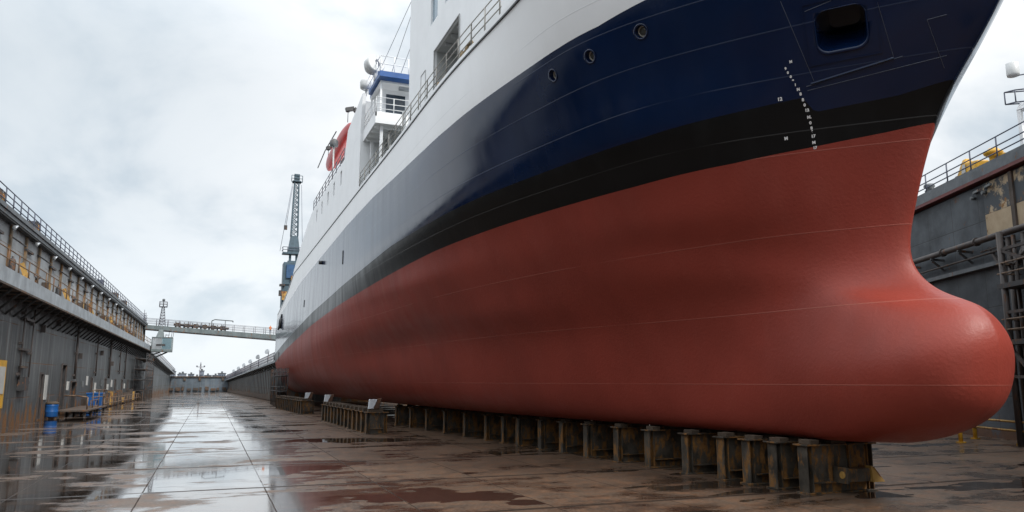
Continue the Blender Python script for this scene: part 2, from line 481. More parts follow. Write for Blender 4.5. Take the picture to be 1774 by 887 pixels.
# an overcast dome is brighter overhead than at the horizon
zen = w.ramp(sep.outputs[2], .34, .95, 1.0, 2.9)
cz = w.n('ShaderNodeVectorMath', operation='SCALE'); w.link(cloud, cz.inputs[0]); w.link(zen, cz.inputs['Scale'])
final = w.mix(.93, sky.outputs[0], cz.outputs[0])
bg = w.n('ShaderNodeBackground'); bg.inputs['Strength'].default_value = .1
w.link(final, bg.inputs['Color'])
wo = w.n('ShaderNodeOutputWorld'); w.link(bg.outputs[0], wo.inputs['Surface'])
sd = bpy.data.lights.new('sun', 'SUN'); sd.energy = 2.0; sd.angle = R(12); sd.color = (1, .965, .91)
so = bpy.data.objects.new('sun', sd); COL.objects.link(so)
sv = Vector((math.sin(SUN_AZ) * math.cos(SUN_EL), math.cos(SUN_AZ) * math.cos(SUN_EL), math.sin(SUN_EL)))
so.rotation_euler = (-sv).to_track_quat('-Z', 'Y').to_euler(); so.location = (-20, -40, 60)
sc.view_settings.view_transform = 'Standard'; sc.view_settings.look = 'None'
sc.view_settings.exposure = 0.46; sc.view_settings.gamma = 1; sc.view_settings.use_curve_mapping = False

# ------------------------------------------------------------------ hull form
XC=16.6
YS=[17.5,22,28,36,46,60,80,114]
# each line: stem (Y,z), s1 b, s2 (dY,b,z), then b and z at YS
L=[
 ((15.6,1.42),0,(1.0,0,1.42),[0]*8,[1.42]*8),
 ((14.45,1.50),.30,(1.2,.85,1.46),[.95,1.2,1.9,2.6,3.2,3.8,4.0,4.0],[1.45,1.43]+[1.42]*6),
 ((13.15,1.9),.42,(1.1,1.2,1.86),[1.35,1.75,2.8,3.9,4.6,5.3,5.55,5.5],[1.8,1.76,1.66,1.62,1.64,1.6,1.6,1.6]),
 ((12.42,2.5),.5,(1.1,1.45,2.48),[1.6,2.0,3.3,4.6,5.4,6.2,6.55,6.5],[2.5,2.5,2.42,2.45,2.5,2.35,2.3,2.3]),
 ((12.15,3.3),.55,(1.1,1.55,3.3),[1.7,2.25,3.75,5.1,5.95,6.95,7.35,7.3],[3.4,3.6,3.7,3.9,3.95,3.4,3.3,3.3]),
 ((12.12,4.0),.5,(1.1,1.35,4.02),[1.7,2.6,4.2,5.5,6.2,7.35,7.85,7.8],[4.3,4.7,4.8,5.0,5.0,4.5,4.4,4.4]),
 ((12.55,4.72),.36,(1.1,1.0,4.78),[1.75,3.1,4.85,6.05,6.7,7.7,8.1,8.1],[5.2,5.6,5.7,5.85,5.8,5.6,5.5,5.5]),
 ((13.5,5.2),.28,(1.1,.8,5.3),[1.95,3.7,5.3,6.5,7.15,7.95,8.2,8.2],[5.9,6.4,6.5,6.6,6.6,6.5,6.5,6.5]),
 ((14.25,6.1),.22,(1.0,.85,6.2),[2.4,4.2,5.75,6.9,7.45,8.05,8.2,8.2],[6.8,7.2,7.3,7.4,7.5,7.5,7.5,7.5]),
 ((14.0,7.5),.2,(1.05,1.0,7.5),[2.9,4.65,6.1,7.15,7.65,8.1,8.2,8.2],[7.7,7.9,8.0,8.0,8.1,8.2,8.2,8.2]),
 ((13.42,9.0),.2,(1.1,1.2,9.0),[3.6,5.25,6.55,7.4,7.85,8.1,8.2,8.2],[9.0]*8),
 ((12.85,10.),.2,(1.15,1.25,10.),[4.3,5.9,7.15,7.8,8.05,8.1,8.2,8.2],[10.]*8),
 ((11.5,11.5),.2,(1.4,1.45,11.5),[4.9,6.5,7.55,8.0,8.1,8.1,8.15,8.15],[11.5]*8),
 ((10.25,13.3),.22,(1.6,1.75,13.3),[5.8,7.2,7.93,8.08,8.1,8.1,8.1,8.1],[13.3]*8),
 ((8.9,15.6),.25,(1.8,2.1,15.6),[6.7,7.8,8.08,8.1,8.1,8.1,8.1,8.1],[15.6]*8),
]
def natspline(t,y):
    """natural cubic spline second derivs; y (n,k)"""
    n=len(t);h=np.diff(t)
    A=np.zeros((n,n));B=np.zeros_like(y)
    A[0,0]=A[-1,-1]=1
    for i in range(1,n-1):
        A[i,i-1]=h[i-1];A[i,i]=2*(h[i-1]+h[i]);A[i,i+1]=h[i]
        B[i]=6*((y[i+1]-y[i])/h[i]-(y[i]-y[i-1])/h[i-1])
    return np.linalg.solve(A,B)
def ev(t,y,M,q):
    i=np.clip(np.searchsorted(t,q)-1,0,len(t)-2)
    h=(t[i+1]-t[i])[:,None];a=(t[i+1]-q)[:,None]/h;b=(q-t[i])[:,None]/h
    return a*y[i]+b*y[i+1]+((a**3-a)*M[i]+(b**3-b)*M[i+1])*h*h/6
def grid(nu,nv):
    P=[]
    for (Yp,zp),b1,(dY,b2,z2),bs,zs in L:
        row=[(Yp,0,zp),(Yp+.13,b1,zp),(Yp+dY,b2,z2)]
        for Y,b,z in zip(YS,bs,zs): row.append((Y if not(Y==17.5 and Yp>14) else 17.8,b,z))
        P.append(row)
    P=np.array(P,float) # (nl,ns,3) Y,b,z
    # v param
    d=np.sqrt(((P[:,1:]-P[:,:-1])**2).sum(-1)).mean(0)**.5
    tv=np.concatenate([[0],np.cumsum(d)])
    d=np.sqrt(((P[1:]-P[:-1])**2).sum(-1))[:,:6].mean(1)**.7
    tu=np.concatenate([[0],np.cumsum(d)])
    qv=np.linspace(0,tv[-1],nv);qu=np.linspace(0,tu[-1],nu)
    # along v
    y=P.transpose(1,0,2).reshape(P.shape[1],-1)
    R=ev(tv,y,natspline(tv,y),qv).reshape(nv,P.shape[0],3)
    y=R.transpose(1,0,2).reshape(P.shape[0],-1)
    S=ev(tu,y,natspline(tu,y),qu).reshape(nu,nv,3)
    S[...,1]=np.maximum(S[...,1],0)
    S[:,0,1]=0
    S[...,2]=np.maximum(S[...,2],1.42)
    return S  # (nu,nv,(Y,b,z))
S = grid(321, 460)                       # (girth, length, (Y, half-breadth, z))
NU, NV = S.shape[:2]
S[-1, :, 2] = 15.75
tabT = np.array([(5, 15.74), (92, 15.74), (99, 14.4), (107, 13.2), (114, 12.5)])
tabR = np.array([(12, 9.5), (13, 9.45), (14, 9.3), (15.3, 9.15), (17, 9.02), (20, 8.96), (34, 8.96), (46, 8.75), (56.6, 8.55), (72.7, 8.03), (97.5, 6.76), (110, 5.89), (114, 5.6)])
tabK = np.array([(12, 10.4), (12.6, 10.32), (13.5, 10.12), (14.93, 9.99), (15.0, 10.37), (16.6, 10.25), (19, 10.12), (33, 10.12), (40, 10.16), (46, 10.0), (56, 9.8), (72, 9.25), (97, 7.95), (110, 7.05), (114, 6.75)])
tabW = np.array([(10, 14.2), (17.3, 13.6), (18.8, 13.4), (20.5, 13.36), (29, 13.36), (32.5, 13.44), (36.6, 13.6), (44.5, 13.92), (54, 14.0), (66, 13.84), (84, 13.52), (108, 12.0), (114, 11.6)])
def cut(tab):
    u = np.zeros(NV)
    for j in range(NV):
        f = S[:, j, 2] - np.interp(S[:, j, 0], tab[:, 0], tab[:, 1])
        k = int(np.argmax(f > 0)); u[j] = k - 1 + f[k - 1] / (f[k - 1] - f[k])
    return u
def sample(u):
    i = np.clip(np.floor(u).astype(int), 0, NU - 2); a = (u - i)[:, None]; j = np.arange(NV)
    return S[i, j] * (1 - a) + S[i + 1, j] * a
uR, uK, uW, uT = cut(tabR), cut(tabK), cut(tabW), cut(tabT)
u0 = np.zeros(NV)
def band(ua, ub, n):
    return [sample(ua + (ub - ua) * k / n) for k in range(n + 1)]
def band_mesh(rows, name, mat, parent, stern=True):
    m = MB()
    for sgn in (-1, 1):
        m.grid([[(XC + sgn * p[1], p[0], p[2]) for p in r] for r in rows])
    if stern:                                        # transom closing the after end
        for a, b in zip(rows, rows[1:]):
            pa, pb = a[-1], b[-1]
            m.poly([(XC - pa[1], pa[0], pa[2]), (XC + pa[1], pa[0], pa[2]), (XC + pb[1], pb[0], pb[2]), (XC - pb[1], pb[0], pb[2])])
    o = m.build(name, mat, parent)
    bm = bmesh.new(); bm.from_mesh(o.data); bmesh.ops.remove_doubles(bm, verts=bm.verts, dist=.0008)
    bmesh.ops.recalc_face_normals(bm, faces=bm.faces); bm.to_mesh(o.data); bm.free()
    return o
ship = thing('ship', 'large ship with white, navy, black and red hull standing on keel blocks', 'ship', (XC, 60, 0))
hull_bottom = band_mesh(band(u0, uR, 150), 'hull_bottom', M['red'], ship); hull_bottom['label'] = 'brick red underwater hull with bulbous bow'
boot = band_mesh(band(uR, uK, 14), 'waterline_band', M['black_band'], ship)
side = band_mesh(band(uK, uW, 60), 'hull_side', M['navy'], ship)
upper = band_mesh(band(uW, uT, 30), 'upper_hull', M['white'], ship)
# picture of the port side for placing fittings on it
rows = band(u0, uT, 200)
bv = []; bf = []; nc = NV
for r in rows: bv += [Vector((XC - p[1], p[0], p[2])) for p in r]
for i in range(len(rows) - 1):
    for j in range(nc - 1):
        bf.append((i * nc + j, i * nc + j + 1, (i + 1) * nc + j + 1, (i + 1) * nc + j))
BV = BVHTree.FromPolygons(bv, bf)
def skin_px(px, py):
    """point of the hull plating and its outward normal, picked from the photograph"""
    h = BV.ray_cast(EYEV, ray(px, py))
    n = h[1]; n = -n if n.dot(ray(px, py)) > 0 else n
    return h[0], n
def skin(Y, z):
    h = BV.ray_cast(Vector((-40, Y, z)), Vector((1, 0, 0)))
    n = h[1]; n = -n if n.x > 0 else n
    return h[0], n
def frame(n):
    """along-hull (aft) and up-hull tangents"""
    t = Vector((0, 0, 1)) - n * n.z; t.normalize()
    a = t.cross(n).normalized()
    return a, t
def cut_with(o, cutter):
    b = o.modifiers.new('cut', 'BOOLEAN'); b.operation = 'DIFFERENCE'; b.object = cutter; b.solver = 'EXACT'
    dg = bpy.context.evaluated_depsgraph_get()
    me = bpy.data.meshes.new_from_object(o.evaluated_get(dg)); o.modifiers.clear()
    while len(me.materials) > 1: me.materials.pop()
    o.data = me
    bpy.data.objects.remove(cutter)
def rrect(w, h, r, n=6, taper=1.0):
    pts = []
    for cx, cy, a0 in ((w / 2 - r, h / 2 - r, 0), (-w / 2 + r, h / 2 - r, 90), (-w / 2 + r, -h / 2 + r, 180), (w / 2 - r, -h / 2 + r, 270)):
        for i in range(n + 1):
            t = R(a0 + 90 * i / n); pts.append(((cx + r * math.cos(t)) * taper, (cy + r * math.sin(t)) * taper))
    return pts
# anchor pocket: a rounded recess in the flare
pc, pn = skin_px(1457, 49)
pa, pt = frame(pn)
c0, _ = skin_px(1414, 58); c1_, _ = skin_px(1500, 42); c2_, _ = skin_px(1452, 14); c3_, _ = skin_px(1462, 86)
pw = abs((c1_ - c0).dot(pa)); ph = abs((c2_ - c3_).dot(pt))
def pk(p, d): return pc + pa * p[0] + pt * p[1] - pn * d
mc = MB(); ring = rrect(pw, ph, .26)
mc.grid([[pk(p, d) for p in ring + ring[:1]] for d in (-1.2, 1.6)], False)
mc.poly([pk(p, -1.2) for p in ring]); mc.poly([pk(p, 1.6) for p in ring])
kc = mc.build('cutter', M['black'])
bmx = bmesh.new(); bmx.from_mesh(kc.data); bmesh.ops.remove_doubles(bmx, verts=bmx.verts, dist=1e-4); bmesh.ops.recalc_face_normals(bmx, faces=bmx.faces); bmx.to_mesh(kc.data); bmx.free()
cut_with(side, kc)
pk_o = MB(); lip = rrect(pw + .02, ph + .02, .27)
prof = [(1.05, .012), (1.048, -.02), (1.03, -.038), (1.005, -.034), (.985, -.012), (.972, .03), (.96, .10), (.93, .25), (.86, .6), (.78, 1.0), (.68, 1.5), (.55, 2.3)]
rws = []
for s_, d in prof: rws.append([pk((p[0] * s_, p[1] * s_ + (1 - s_) * .9), d) for p in lip + lip[:1]])
pk_o.grid(rws); pk_o.poly(rws[-1][:-1])
pocket = pk_o.build('anchor_pocket', M['navy'], ship, fix=False)
# doubler plate round the pocket, standing proud of the shell
fr = MB(); o_ = [(-pw / 2 - .28, -ph / 2 - .26), (pw / 2 + .28, -ph / 2 - .26), (pw / 2 + .28, ph / 2 + .24), (-pw / 2 - .28, ph / 2 + .24)]
def onhull(p, d):
    q = pk(p, 0); h = BV.ray_cast(q + pn * 2, -pn)
    return (h[0] if h[0] else q) + pn * d
for a, b in zip(o_, o_[1:] + o_[:1]):
    N = 8; A = [onhull((a[0] + (b[0] - a[0]) * i / N, a[1] + (b[1] - a[1]) * i / N), .012) for i in range(N + 1)]
    for i in range(N): fr.bar(A[i], A[i + 1], .035, .03, pn)
fr.build('doubler_edge', M['navy'], ship)
# portholes
for px, py, rr in ((1110, 55, .185), (1022, 98, .18), (958, 131, .175)):
    c, n = skin_px(px, py); a, t = frame(n)
    m = MB(); m.lathe(c - n * .5, [(rr, 0), (rr, 1.0)], 28, n); k = m.build('cutter', M['black']); cut_with(side, k)
    m = MB(); m.lathe(c - n * .22, [(rr + .02, 0), (rr + .02, .205), (rr + .045, .225), (rr + .045, .24), (rr - .004, .24), (rr - .012, .20), (rr - .012, .02)], 28, n)
    hole = m.build('porthole', M['navy'], ship)
    m = MB(); m.lathe(c - n * .20, [(rr - .02, .0), (rr - .02, .05), (rr - .05, .075), (rr - .06, .03)], 28, n); m.build('rim', M['brass'], hole)
    m = MB(); m.lathe(c - n * .195, [(rr - .05, 0), (rr - .055, .03), (rr * .3, .045)], 24, n); m.build('glass', M['port_glass'], hole)
# raised weld beads and the rubbing strip under the anchor
def bead(p0, p1, wd=.009, n=14):
    wb = MB()
    P = []
    for i in range(n + 1):
        c, nn = skin_px(p0[0] + (p1[0] - p0[0]) * i / n, p0[1] + (p1[1] - p0[1]) * i / n); P.append(c + nn * .004)
    for a, b in zip(P, P[1:]): wb.bar(a, b, wd, .009)
    wb.one('weld_bead', M['weld'], ship)
for p0, p1 in (((1394, 20), (1440, 1)), ((1397, 150), (1564, 97)), ((1399, 157), (1640, 96)), ((1606, 34), (1636, 118)), ((1520, 4), (1548, 98)), ((1352, 2), (1410, 140)), ((1606, 34), (1640, 25))):
    bead(p0, p1)
rs = MB(); P = []
for i in range(15):
    c, nn = skin_px(1405 + (1548 - 1405) * i / 14, 145 + (100 - 145) * i / 14); P.append(c + nn * .03)
for a, b in zip(P, P[1:]): rs.bar(a, b, .045, .04)
rs.build('rubbing_strip', M['navy'], ship)
# draught marks
def glyph(txt, px, py, size, tilt=0):
    cu = bpy.data.curves.new('t', 'FONT'); cu.body = txt; cu.size = size; cu.align_x = 'CENTER'; cu.align_y = 'CENTER'; cu.offset = .006
    ob = bpy.data.objects.new('t', cu); COL.objects.link(ob)
    dg = bpy.context.evaluated_depsgraph_get(); me = ob.evaluated_get(dg).to_mesh()
    c, n = skin_px(px, py); a, t = frame(n)
    a = -a if a.y > 0 else a                          # reads from aft to forward as seen from the port side
    ca, sa = math.cos(tilt), math.sin(tilt); dm = MB(); b = 0
    for v in me.vertices:
        x, y = v.co.x * ca - v.co.y * sa, v.co.x * sa + v.co.y * ca
        q = c + a * x + t * y; h = BV.ray_cast(q + n * .5, -n)
        dm.v.append(tuple((h[0] if h[0] else q) + n * .007))
    for p in me.polygons: dm.f.append(tuple(b + i for i in p.vertices))
    bpy.data.objects.remove(ob); dm.one('draught_mark', M['digit'], ship, fix=False)
for txt, px, py, sz in (('M', 1370, 107, .13), ('9', 1361, 119, .13), ('0', 1365, 126, .13), ('0', 1370, 133, .13), ('8', 1374, 140, .13), ('1', 1378, 147, .13),
                        ('M', 1383, 155, .15), ('8', 1387, 163, .16), ('8', 1391, 173, .16), ('0', 1394, 182, .16), ('12', 1398, 191, .16), ('M.', 1402, 203, .16),
                        ('0', 1404, 213, .16), ('8', 1406, 222, .16), ('6', 1407, 228, .15), ('17', 1409, 236, .16), ('M', 1410, 247, .16), ('17', 1412, 256, .15),
                        ('12', 1351, 172, .19), ('M', 1362, 240, .18)):
    glyph(txt, px, py, sz * .66)
# side fittings further aft
m = MB(); c, n = skin_px(558, 455); m.tube(c - n * .1, c + n * .28, .17, 12); m.build('overboard_pipe', M['ship_dark'], ship)
for px, py, h in ((594, 446, 1.0), (527, 526, .7), (483, 618, 1.2)):
    c, n = skin_px(px, py); a, t = frame(n); m = MB(); m.bar(c - t * h / 2, c + t * h / 2, .16, .08, n); m.build('scupper', M['ship_dark'], ship)
m = MB(); c, n = skin_px(487, 560); a, t = frame(n)
m.lathe(c - n * .1, [(.7, 0), (.75, .3), (.45, .4), (.4, .1)], 16, n); m.bar(c + t * 1.2, c - t * .9 + n * .3, .2); m.build('fairlead', M['ship_dark'], ship)
# deck, gunwale trim
d_ = MB(); top = sample(uT); N = 0
for i in range(0, NV - 4, 3):
    j = min(i + 3, NV - 1); a, b = top[i], top[j]
    d_.poly([(XC - a[1] + .05, a[0], a[2] - .19), (XC + a[1] - .05, a[0], a[2] - .19), (XC + b[1] - .05, b[0], b[2] - .19), (XC - b[1] + .05, b[0], b[2] - .19)])
d_.build('deck', M['deck_green'], ship)
pts = [(XC - p[1], p[0], p[2] - .24) for p in top if p[0] > 11.0][::3]
for sgn in (-1, 1):
    gs = MB()
    for (xa, ya, za), (xb, yb, zb) in zip(pts, pts[1:]):
        A = Vector((XC + sgn * (XC - xa), ya, za)); B = Vector((XC + sgn * (XC - xb), yb, zb)); gs.bar(A, B, .07, .07)
    gs.build('rubbing_rail', M['ship_dark'], ship)
bl = MB()                                              # forecastle bulwark with thickness
fp = [p for p in top if p[0] < 23.4]
for sgn in (-1, 1):
    for a, b in zip(fp, fp[1:]):
        for (o1, o2) in ((0, .06),):
            A0 = (XC + sgn * a[1], a[0]); B0 = (XC + sgn * b[1], b[0]); A1 = (XC + sgn * max(0, a[1] - o2), a[0] + .02); B1 = (XC + sgn * max(0, b[1] - o2), b[0] + .02)
            bl.hexa([(*A0, 15.74), (*B0, 15.74), (*B1, 15.74), (*A1, 15.74), (*A0, 17.0), (*B0, 17.0), (*B1, 17.0), (*A1, 17.0)])
bl.build('bulwark', M['white'], ship)

# ------------------------------------------------------------------ superstructure
def plate_holes(m, rev, P, s0, s1, z0, z1, holes, depth, back=None):
    """P(s, z, d) -> point; a plate with rectangular openings, their reveals go to `rev`"""
    ss = sorted({s0, s1, *[v for h in holes for v in h[:2]]}); zs = sorted({z0, z1, *[v for h in holes for v in h[2:4]]})
    for a, b in zip(ss, ss[1:]):
        for c, d in zip(zs, zs[1:]):
            sm, zm = (a + b) / 2, (c + d) / 2
            if any(h[0] < sm < h[1] and h[2] < zm < h[3] for h in holes): continue
            m.poly([P(a, c, 0), P(b, c, 0), P(b, d, 0), P(a, d, 0)])
    for h in holes:
        a, b, c, d = h[:4]
        for (u, v), (x, y) in (((a, c), (b, c)), ((b, c), (b, d)), ((b, d), (a, d)), ((a, d), (a, c))):
            rev.poly([P(u, v, 0), P(x, y, 0), P(x, y, depth), P(u, v, depth)])
        if back is not None: back.poly([P(a, c, depth), P(b, c, depth), P(b, d, depth), P(a, d, depth)])
# forward house
FX = 9.1; fwd = MB(); rev = MB(); gl = MB()
holes = [(29.35, 33.4, 16.2, 18.6)]
win = [(32.98 + .0, 34.2, 20.25, 21.9), (30.4, 31.7, 20.2, 21.9), (27.6, 28.9, 20.2, 21.9)]
Pf = lambda s, z, d: (FX + d, s, z)
plate_holes(fwd, fwd, Pf, 24, 38.5, 15.56, 25.5, holes + win, .12)
xr = 2 * XC - FX
fwd.poly([(FX, 24, 15.56), (xr, 24, 15.56), (xr, 24, 25.5), (FX, 24, 25.5)]); fwd.poly([(FX, 38.5, 15.56), (xr, 38.5, 15.56), (xr, 38.5, 25.5), (FX, 38.5, 25.5)])
fwd.poly([(xr, 24, 15.56), (xr, 38.5, 15.56), (xr, 38.5, 25.5), (xr, 24, 25.5)]); fwd.poly([(FX, 24, 25.5), (xr, 24, 25.5), (xr, 38.5, 25.5), (FX, 38.5, 25.5)])
house = fwd.build('forward_deckhouse', M['ship_white'], ship)
rec = MB(); a, b, c, d = holes[0]; D = 2.2
for q in ([(FX + .12, a, c), (FX + .12, b, c), (FX + D, b, c), (FX + D, a, c)], [(FX + .12, a, d), (FX + .12, b, d), (FX + D, b, d), (FX + D, a, d)], [(FX + .12, a, c), (FX + .12, a, d), (FX + D, a, d), (FX + D, a, c)],
          [(FX + .12, b, c), (FX + .12, b, d), (FX + D, b, d), (FX + D, b, c)], [(FX + D, a, c), (FX + D, b, c), (FX + D, b, d), (FX + D, a, d)]): rec.poly(q)
for y in (30.3, 31.3, 32.3): rec.bar((FX + .2, y, d - .1), (FX + D, y, d - .1), .1, .16); rec.bar((FX + D - .08, y, c), (FX + D - .08, y, d), .12)
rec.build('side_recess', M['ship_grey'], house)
rim_ = MB()
for (p, q) in (((a, c), (a, d)), ((a, d), (b, d)), ((b, d), (b, c))): rim_.bar((FX - .02, *p), (FX - .02, *q), .05, .05)
rim_.build('recess_frame', M['ship_grey'], house)
for (a, b, c, d) in win:
    m = MB(); m.poly([(FX + .10, a, c), (FX + .10, b, c), (FX + .10, b, d), (FX + .10, a, d)]); g = m.build('window', M['glass_sky'], house)
    m = MB()
    for p, q in (((a, c), (b, c)), ((b, c), (b, d)), ((b, d), (a, d)), ((a, d), (a, c))): m.bar((FX - .012, *p), (FX - .012, *q), .05, .03)
    m.build('window_frame', M['ship_grey'], g)
m = MB()                                               # a flush side door
for p, q in (((35.0, 15.9), (35.0, 18.3)), ((35.0, 18.3), (35.9, 18.3)), ((35.9, 18.3), (35.9, 15.9))): m.bar((FX - .01, *p), (FX - .01, *q), .03, .03)
m.build('side_door', M['ship_grey'], house)
# after house, flush with the hull side
AX = 8.52; aft = MB()
slits = [(y, y + .75, 17.9, 19.05) for y in (57.6, 61.3, 64.7, 68.6, 72.2)]
Pa = lambda s, z, d: (AX + d, s, z)
AE = 76.5; ar = 2 * XC - AX
plate_holes(aft, aft, Pa, 49.9, AE, 15.56, 19.6, slits, .15)
aft.poly([(AX, 49.9, 15.56), (ar, 49.9, 15.56), (ar, 49.9, 19.6), (AX, 49.9, 19.6)])
aft.poly([(AX, AE, 15.56), (AX, 93.5, 15.56), (AX, 93.5, 15.8), (AX, 88, 17.3), (AX, 80, 19.1), (AX, AE, 19.6)]); aft.poly([(ar, AE, 15.56), (ar, 93.5, 15.56), (ar, 93.5, 15.8), (ar, 88, 17.3), (ar, 80, 19.1), (ar, AE, 19.6)])
for (ya, za), (yb, zb) in (((AE, 19.6), (80, 19.1)), ((80, 19.1), (88, 17.3)), ((88, 17.3), (93.5, 15.8)), ((93.5, 15.8), (93.5, 15.56))): aft.poly([(AX, ya, za), (ar, ya, za), (ar, yb, zb), (AX, yb, zb)])
aft.poly([(ar, 49.9, 15.56), (ar, AE, 15.56), (ar, AE, 19.6), (ar, 49.9, 19.6)]); aft.poly([(AX, 49.9, 19.6), (ar, 49.9, 19.6), (ar, AE, 19.6), (AX, AE, 19.6)])
ah = aft.build('after_deckhouse', M['ship_white'], ship)
for (a, b, c, d) in slits:
    m = MB(); m.poly([(AX + .13, a, c), (AX + .13, b, c), (AX + .13, b, d), (AX + .13, a, d)]); m.build('window', M['ship_grey'], ah)
m = MB()                                               # tall screen rising aft of the bridge wing
for X in (AX, ar - .25):
    m.hexa([(X, 49.9, 19.61), (X + .25, 49.9, 19.61), (X + .25, 56.6, 19.61), (X, 56.6, 19.61), (X, 49.5, 22.3), (X + .25, 49.5, 22.3), (X + .25, 55.4, 21.5), (X, 55.4, 21.5)])
m.hexa([(AX + .26, 51.9, 19.62), (ar - .26, 51.9, 19.62), (ar - .26, 55, 19.62), (AX + .26, 55, 19.62), (AX + .26, 50.4, 22.1), (ar - .26, 50.4, 22.1), (ar - .26, 55, 21.5), (AX + .26, 55, 21.5)])
m.build('side_screen', M['ship_white'], ship)
# bridge wing
BX = 8.7; BXR = 2 * XC - BX
m = MB(); m.box(BX, BXR, 45.7, 49.85, 19.0, 19.45)
m.box(BX, BX + .08, 45.7, 49.85, 19.45, 19.75); m.box(BX, FX + 3.5, 45.7, 45.78, 19.45, 19.75)
for y in np.arange(46.4, 49.8, .9): m.bar((BX + .1, y, 18.93), (BX + 3, y, 18.93), .08, .14)
wing = m.build('bridge_wing', M['ship_white'], ship)
m = MB(); m.box(BX + .55, BXR - .55, 47.1, 49.85, 19.46, 21.8)
bh = m.build('bridge_house', M['ship_white'], ship)
# wing window facing forward
wx0, wx1, wz0, wz1 = 9.62, 10.88, 20.25, 21.5
m = MB(); m.box(wx0, wx1, 47.06, 47.09, wz0, wz1); wn_ = m.build('bridge_window', M['glass'], bh)
m = MB()
for p, q in (((wx0, wz0), (wx1, wz0)), ((wx0, wz1), (wx1, wz1)), ((wx0, wz0), (wx0, wz1)), ((wx1, wz0), (wx1, wz1)), (((wx0 + wx1) / 2, wz0), ((wx0 + wx1) / 2, wz1)), ((wx0, wz0 + .45), (wx1, wz0 + .45))):
    m.bar((p[0], 47.04, p[1]), (q[0], 47.04, q[1]), .06, .06)
m.build('window_frame', M['ship_white'], wn_)
m = MB(); m.box(wx0, wx1, 47.045, 47.058, wz0, wz0 + .42); m.build('blind', M['fascia_blue'], wn_)
m = MB(); m.box(BX + .3, BX + 3, 45.9, 48.6, 21.8, 21.86); m.box(BX + .3, BXR - .3, 45.9, 49.4, 21.87, 21.92)
m.build('wing_soffit', M['ship_white'], ship)
m = MB(); m.box(BX + .1, BXR - .1, 45.2, 45.9, 21.93, 22.28); m.box(BX + .1, BX + .3, 45.9, 48.9, 22.0, 22.25); m.box(BX + .3, BXR - .3, 45.9, 49.4, 21.93, 22.2)
m.build('blue_fascia', M['fascia_blue'], ship)
m = MB(); m.box(BX + 1.6, BX + 2.6, 46.2, 46.5, 21.62, 21.8); m.tube((BX + 2.62, 46.35, 21.7), (BX + 3.0, 46.2, 21.62), .12, 10); m.build('floodlight', M['galv'], ship)
m = MB()
for y in (45.9, 49): m.bar((BX + .35, y, 19.45), (BX + .35, y, 21.8), .12)
for x in (BX + .5, BX + 2.2): m.bar((x, 46.2, 15.56), (x, 46.2, 19.0), .18); m.bar((x, 49.3, 15.56), (x, 49.3, 19.0), .18)
m.build('pillar', M['ship_white'], ship)
m = MB(); m.box(11.6, BXR - 2.9, 38.52, 49.85, 15.57, 18.95)
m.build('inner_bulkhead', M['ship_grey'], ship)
m = MB()                                               # deck gear behind the rail
for i in range(9):
    y = 40.0 + i * 1.05; m.box(9.6, 9.9 + random.random() * .8, y, y + .25 + random.random() * .5, 15.57, 16.2 + random.random() * 1.3)
for y in (43, 46.8, 48.4): m.tube((9.9, y, 15.56), (9.9, y, 18.97), .12, 8); m.lathe((9.7, y + .8, 15.57), [(.35, 0), (.35, .9), (.2, 1.1)], 12)
m.build('deck_gear', M['ship_grey'], ship)
m = MB(); 
for y, x in ((40.2, 9.2), (30.6, 8.95), (27.0, 8.9)):
    P = [(x + .12 * math.sin(i), y + i * .22, 15.75 + .75 * abs(math.sin(i * .7))) for i in range(9)]; m.path(P, .07, 6)
m.build('mooring_rope', M['rope'], ship)
def railing(name, pts, h, bars, spacing, r, mat, parent, label=None, cat=None, group=None, postname='railing_post', maxpost=100):
    """rails along a polyline (z at deck); posts are separate children. Top-level when parent is None"""
    root = parent
    if parent is None: root = thing(name, label, cat, pts[0], group)
    m = MB()
    for f in bars:
        P = [Vector(p) + Vector((0, 0, h * f)) for p in pts]
        for a, b in zip(P, P[1:]): m.tube(a, b, r, 6)
    ra = m.build('handrail' if parent is None else name, mat, root)
    holder = root if parent is None else ra
    base = None; cnt = 0
    for a, b in zip(pts, pts[1:]):
        a = Vector(a); b = Vector(b); L_ = (b - a).length; n = max(1, int(round(L_ / spacing)))
        for i in range(n + 1):
            if cnt >= maxpost: break
            p = a + (b - a) * i / n
            if base is None:
                m = MB(); m.tube((0, 0, 0), (0, 0, h), r * 1.25, 6); m.box(-r * 2.2, r * 2.2, -r * 2.2, r * 2.2, 0, .02)
                base = m.build(postname, mat, None); o = base
            else: o = base.copy(); COL.objects.link(o)
            o.parent = holder; o.location = p - Vector(root.location); cnt += 1
    return root
RG = plain('ship_rail', (.42, .40, .37), .5)
side_pts = []
for p in top[::6]:
    if 22.0 < p[0] < 49: side_pts.append((XC - p[1] + .06, p[0], 15.72))
railing('deck_railing', [side_pts[0]] + side_pts[2:-1:3] + [(8.56, 49.8, 15.72)], 1.0, (1, .66, .33), 1.5, .024, RG, ship)
railing('wing_railing', [(FX + 3, 45.74, 19.72), (BX + .04, 45.74, 19.72), (BX + .04, 49.8, 19.72)], 1.0, (1, .6, .25), 1.1, .024, M['ship_white'], ship)
railing('roof_railing', [(FX + 3.4, 45.4, 22.3), (BX + .15, 45.4, 22.3), (BX + .15, 49.4, 22.3)], 1.05, (1, .5), .9, .024, M['ship_white'], ship)
railing('upper_deck_railing', [(AX + .1, 57.2, 19.6), (AX + .1, AE - .3, 19.6)], 1.1, (1, .66, .33), 2.0, .03, M['rail_far'], ship)
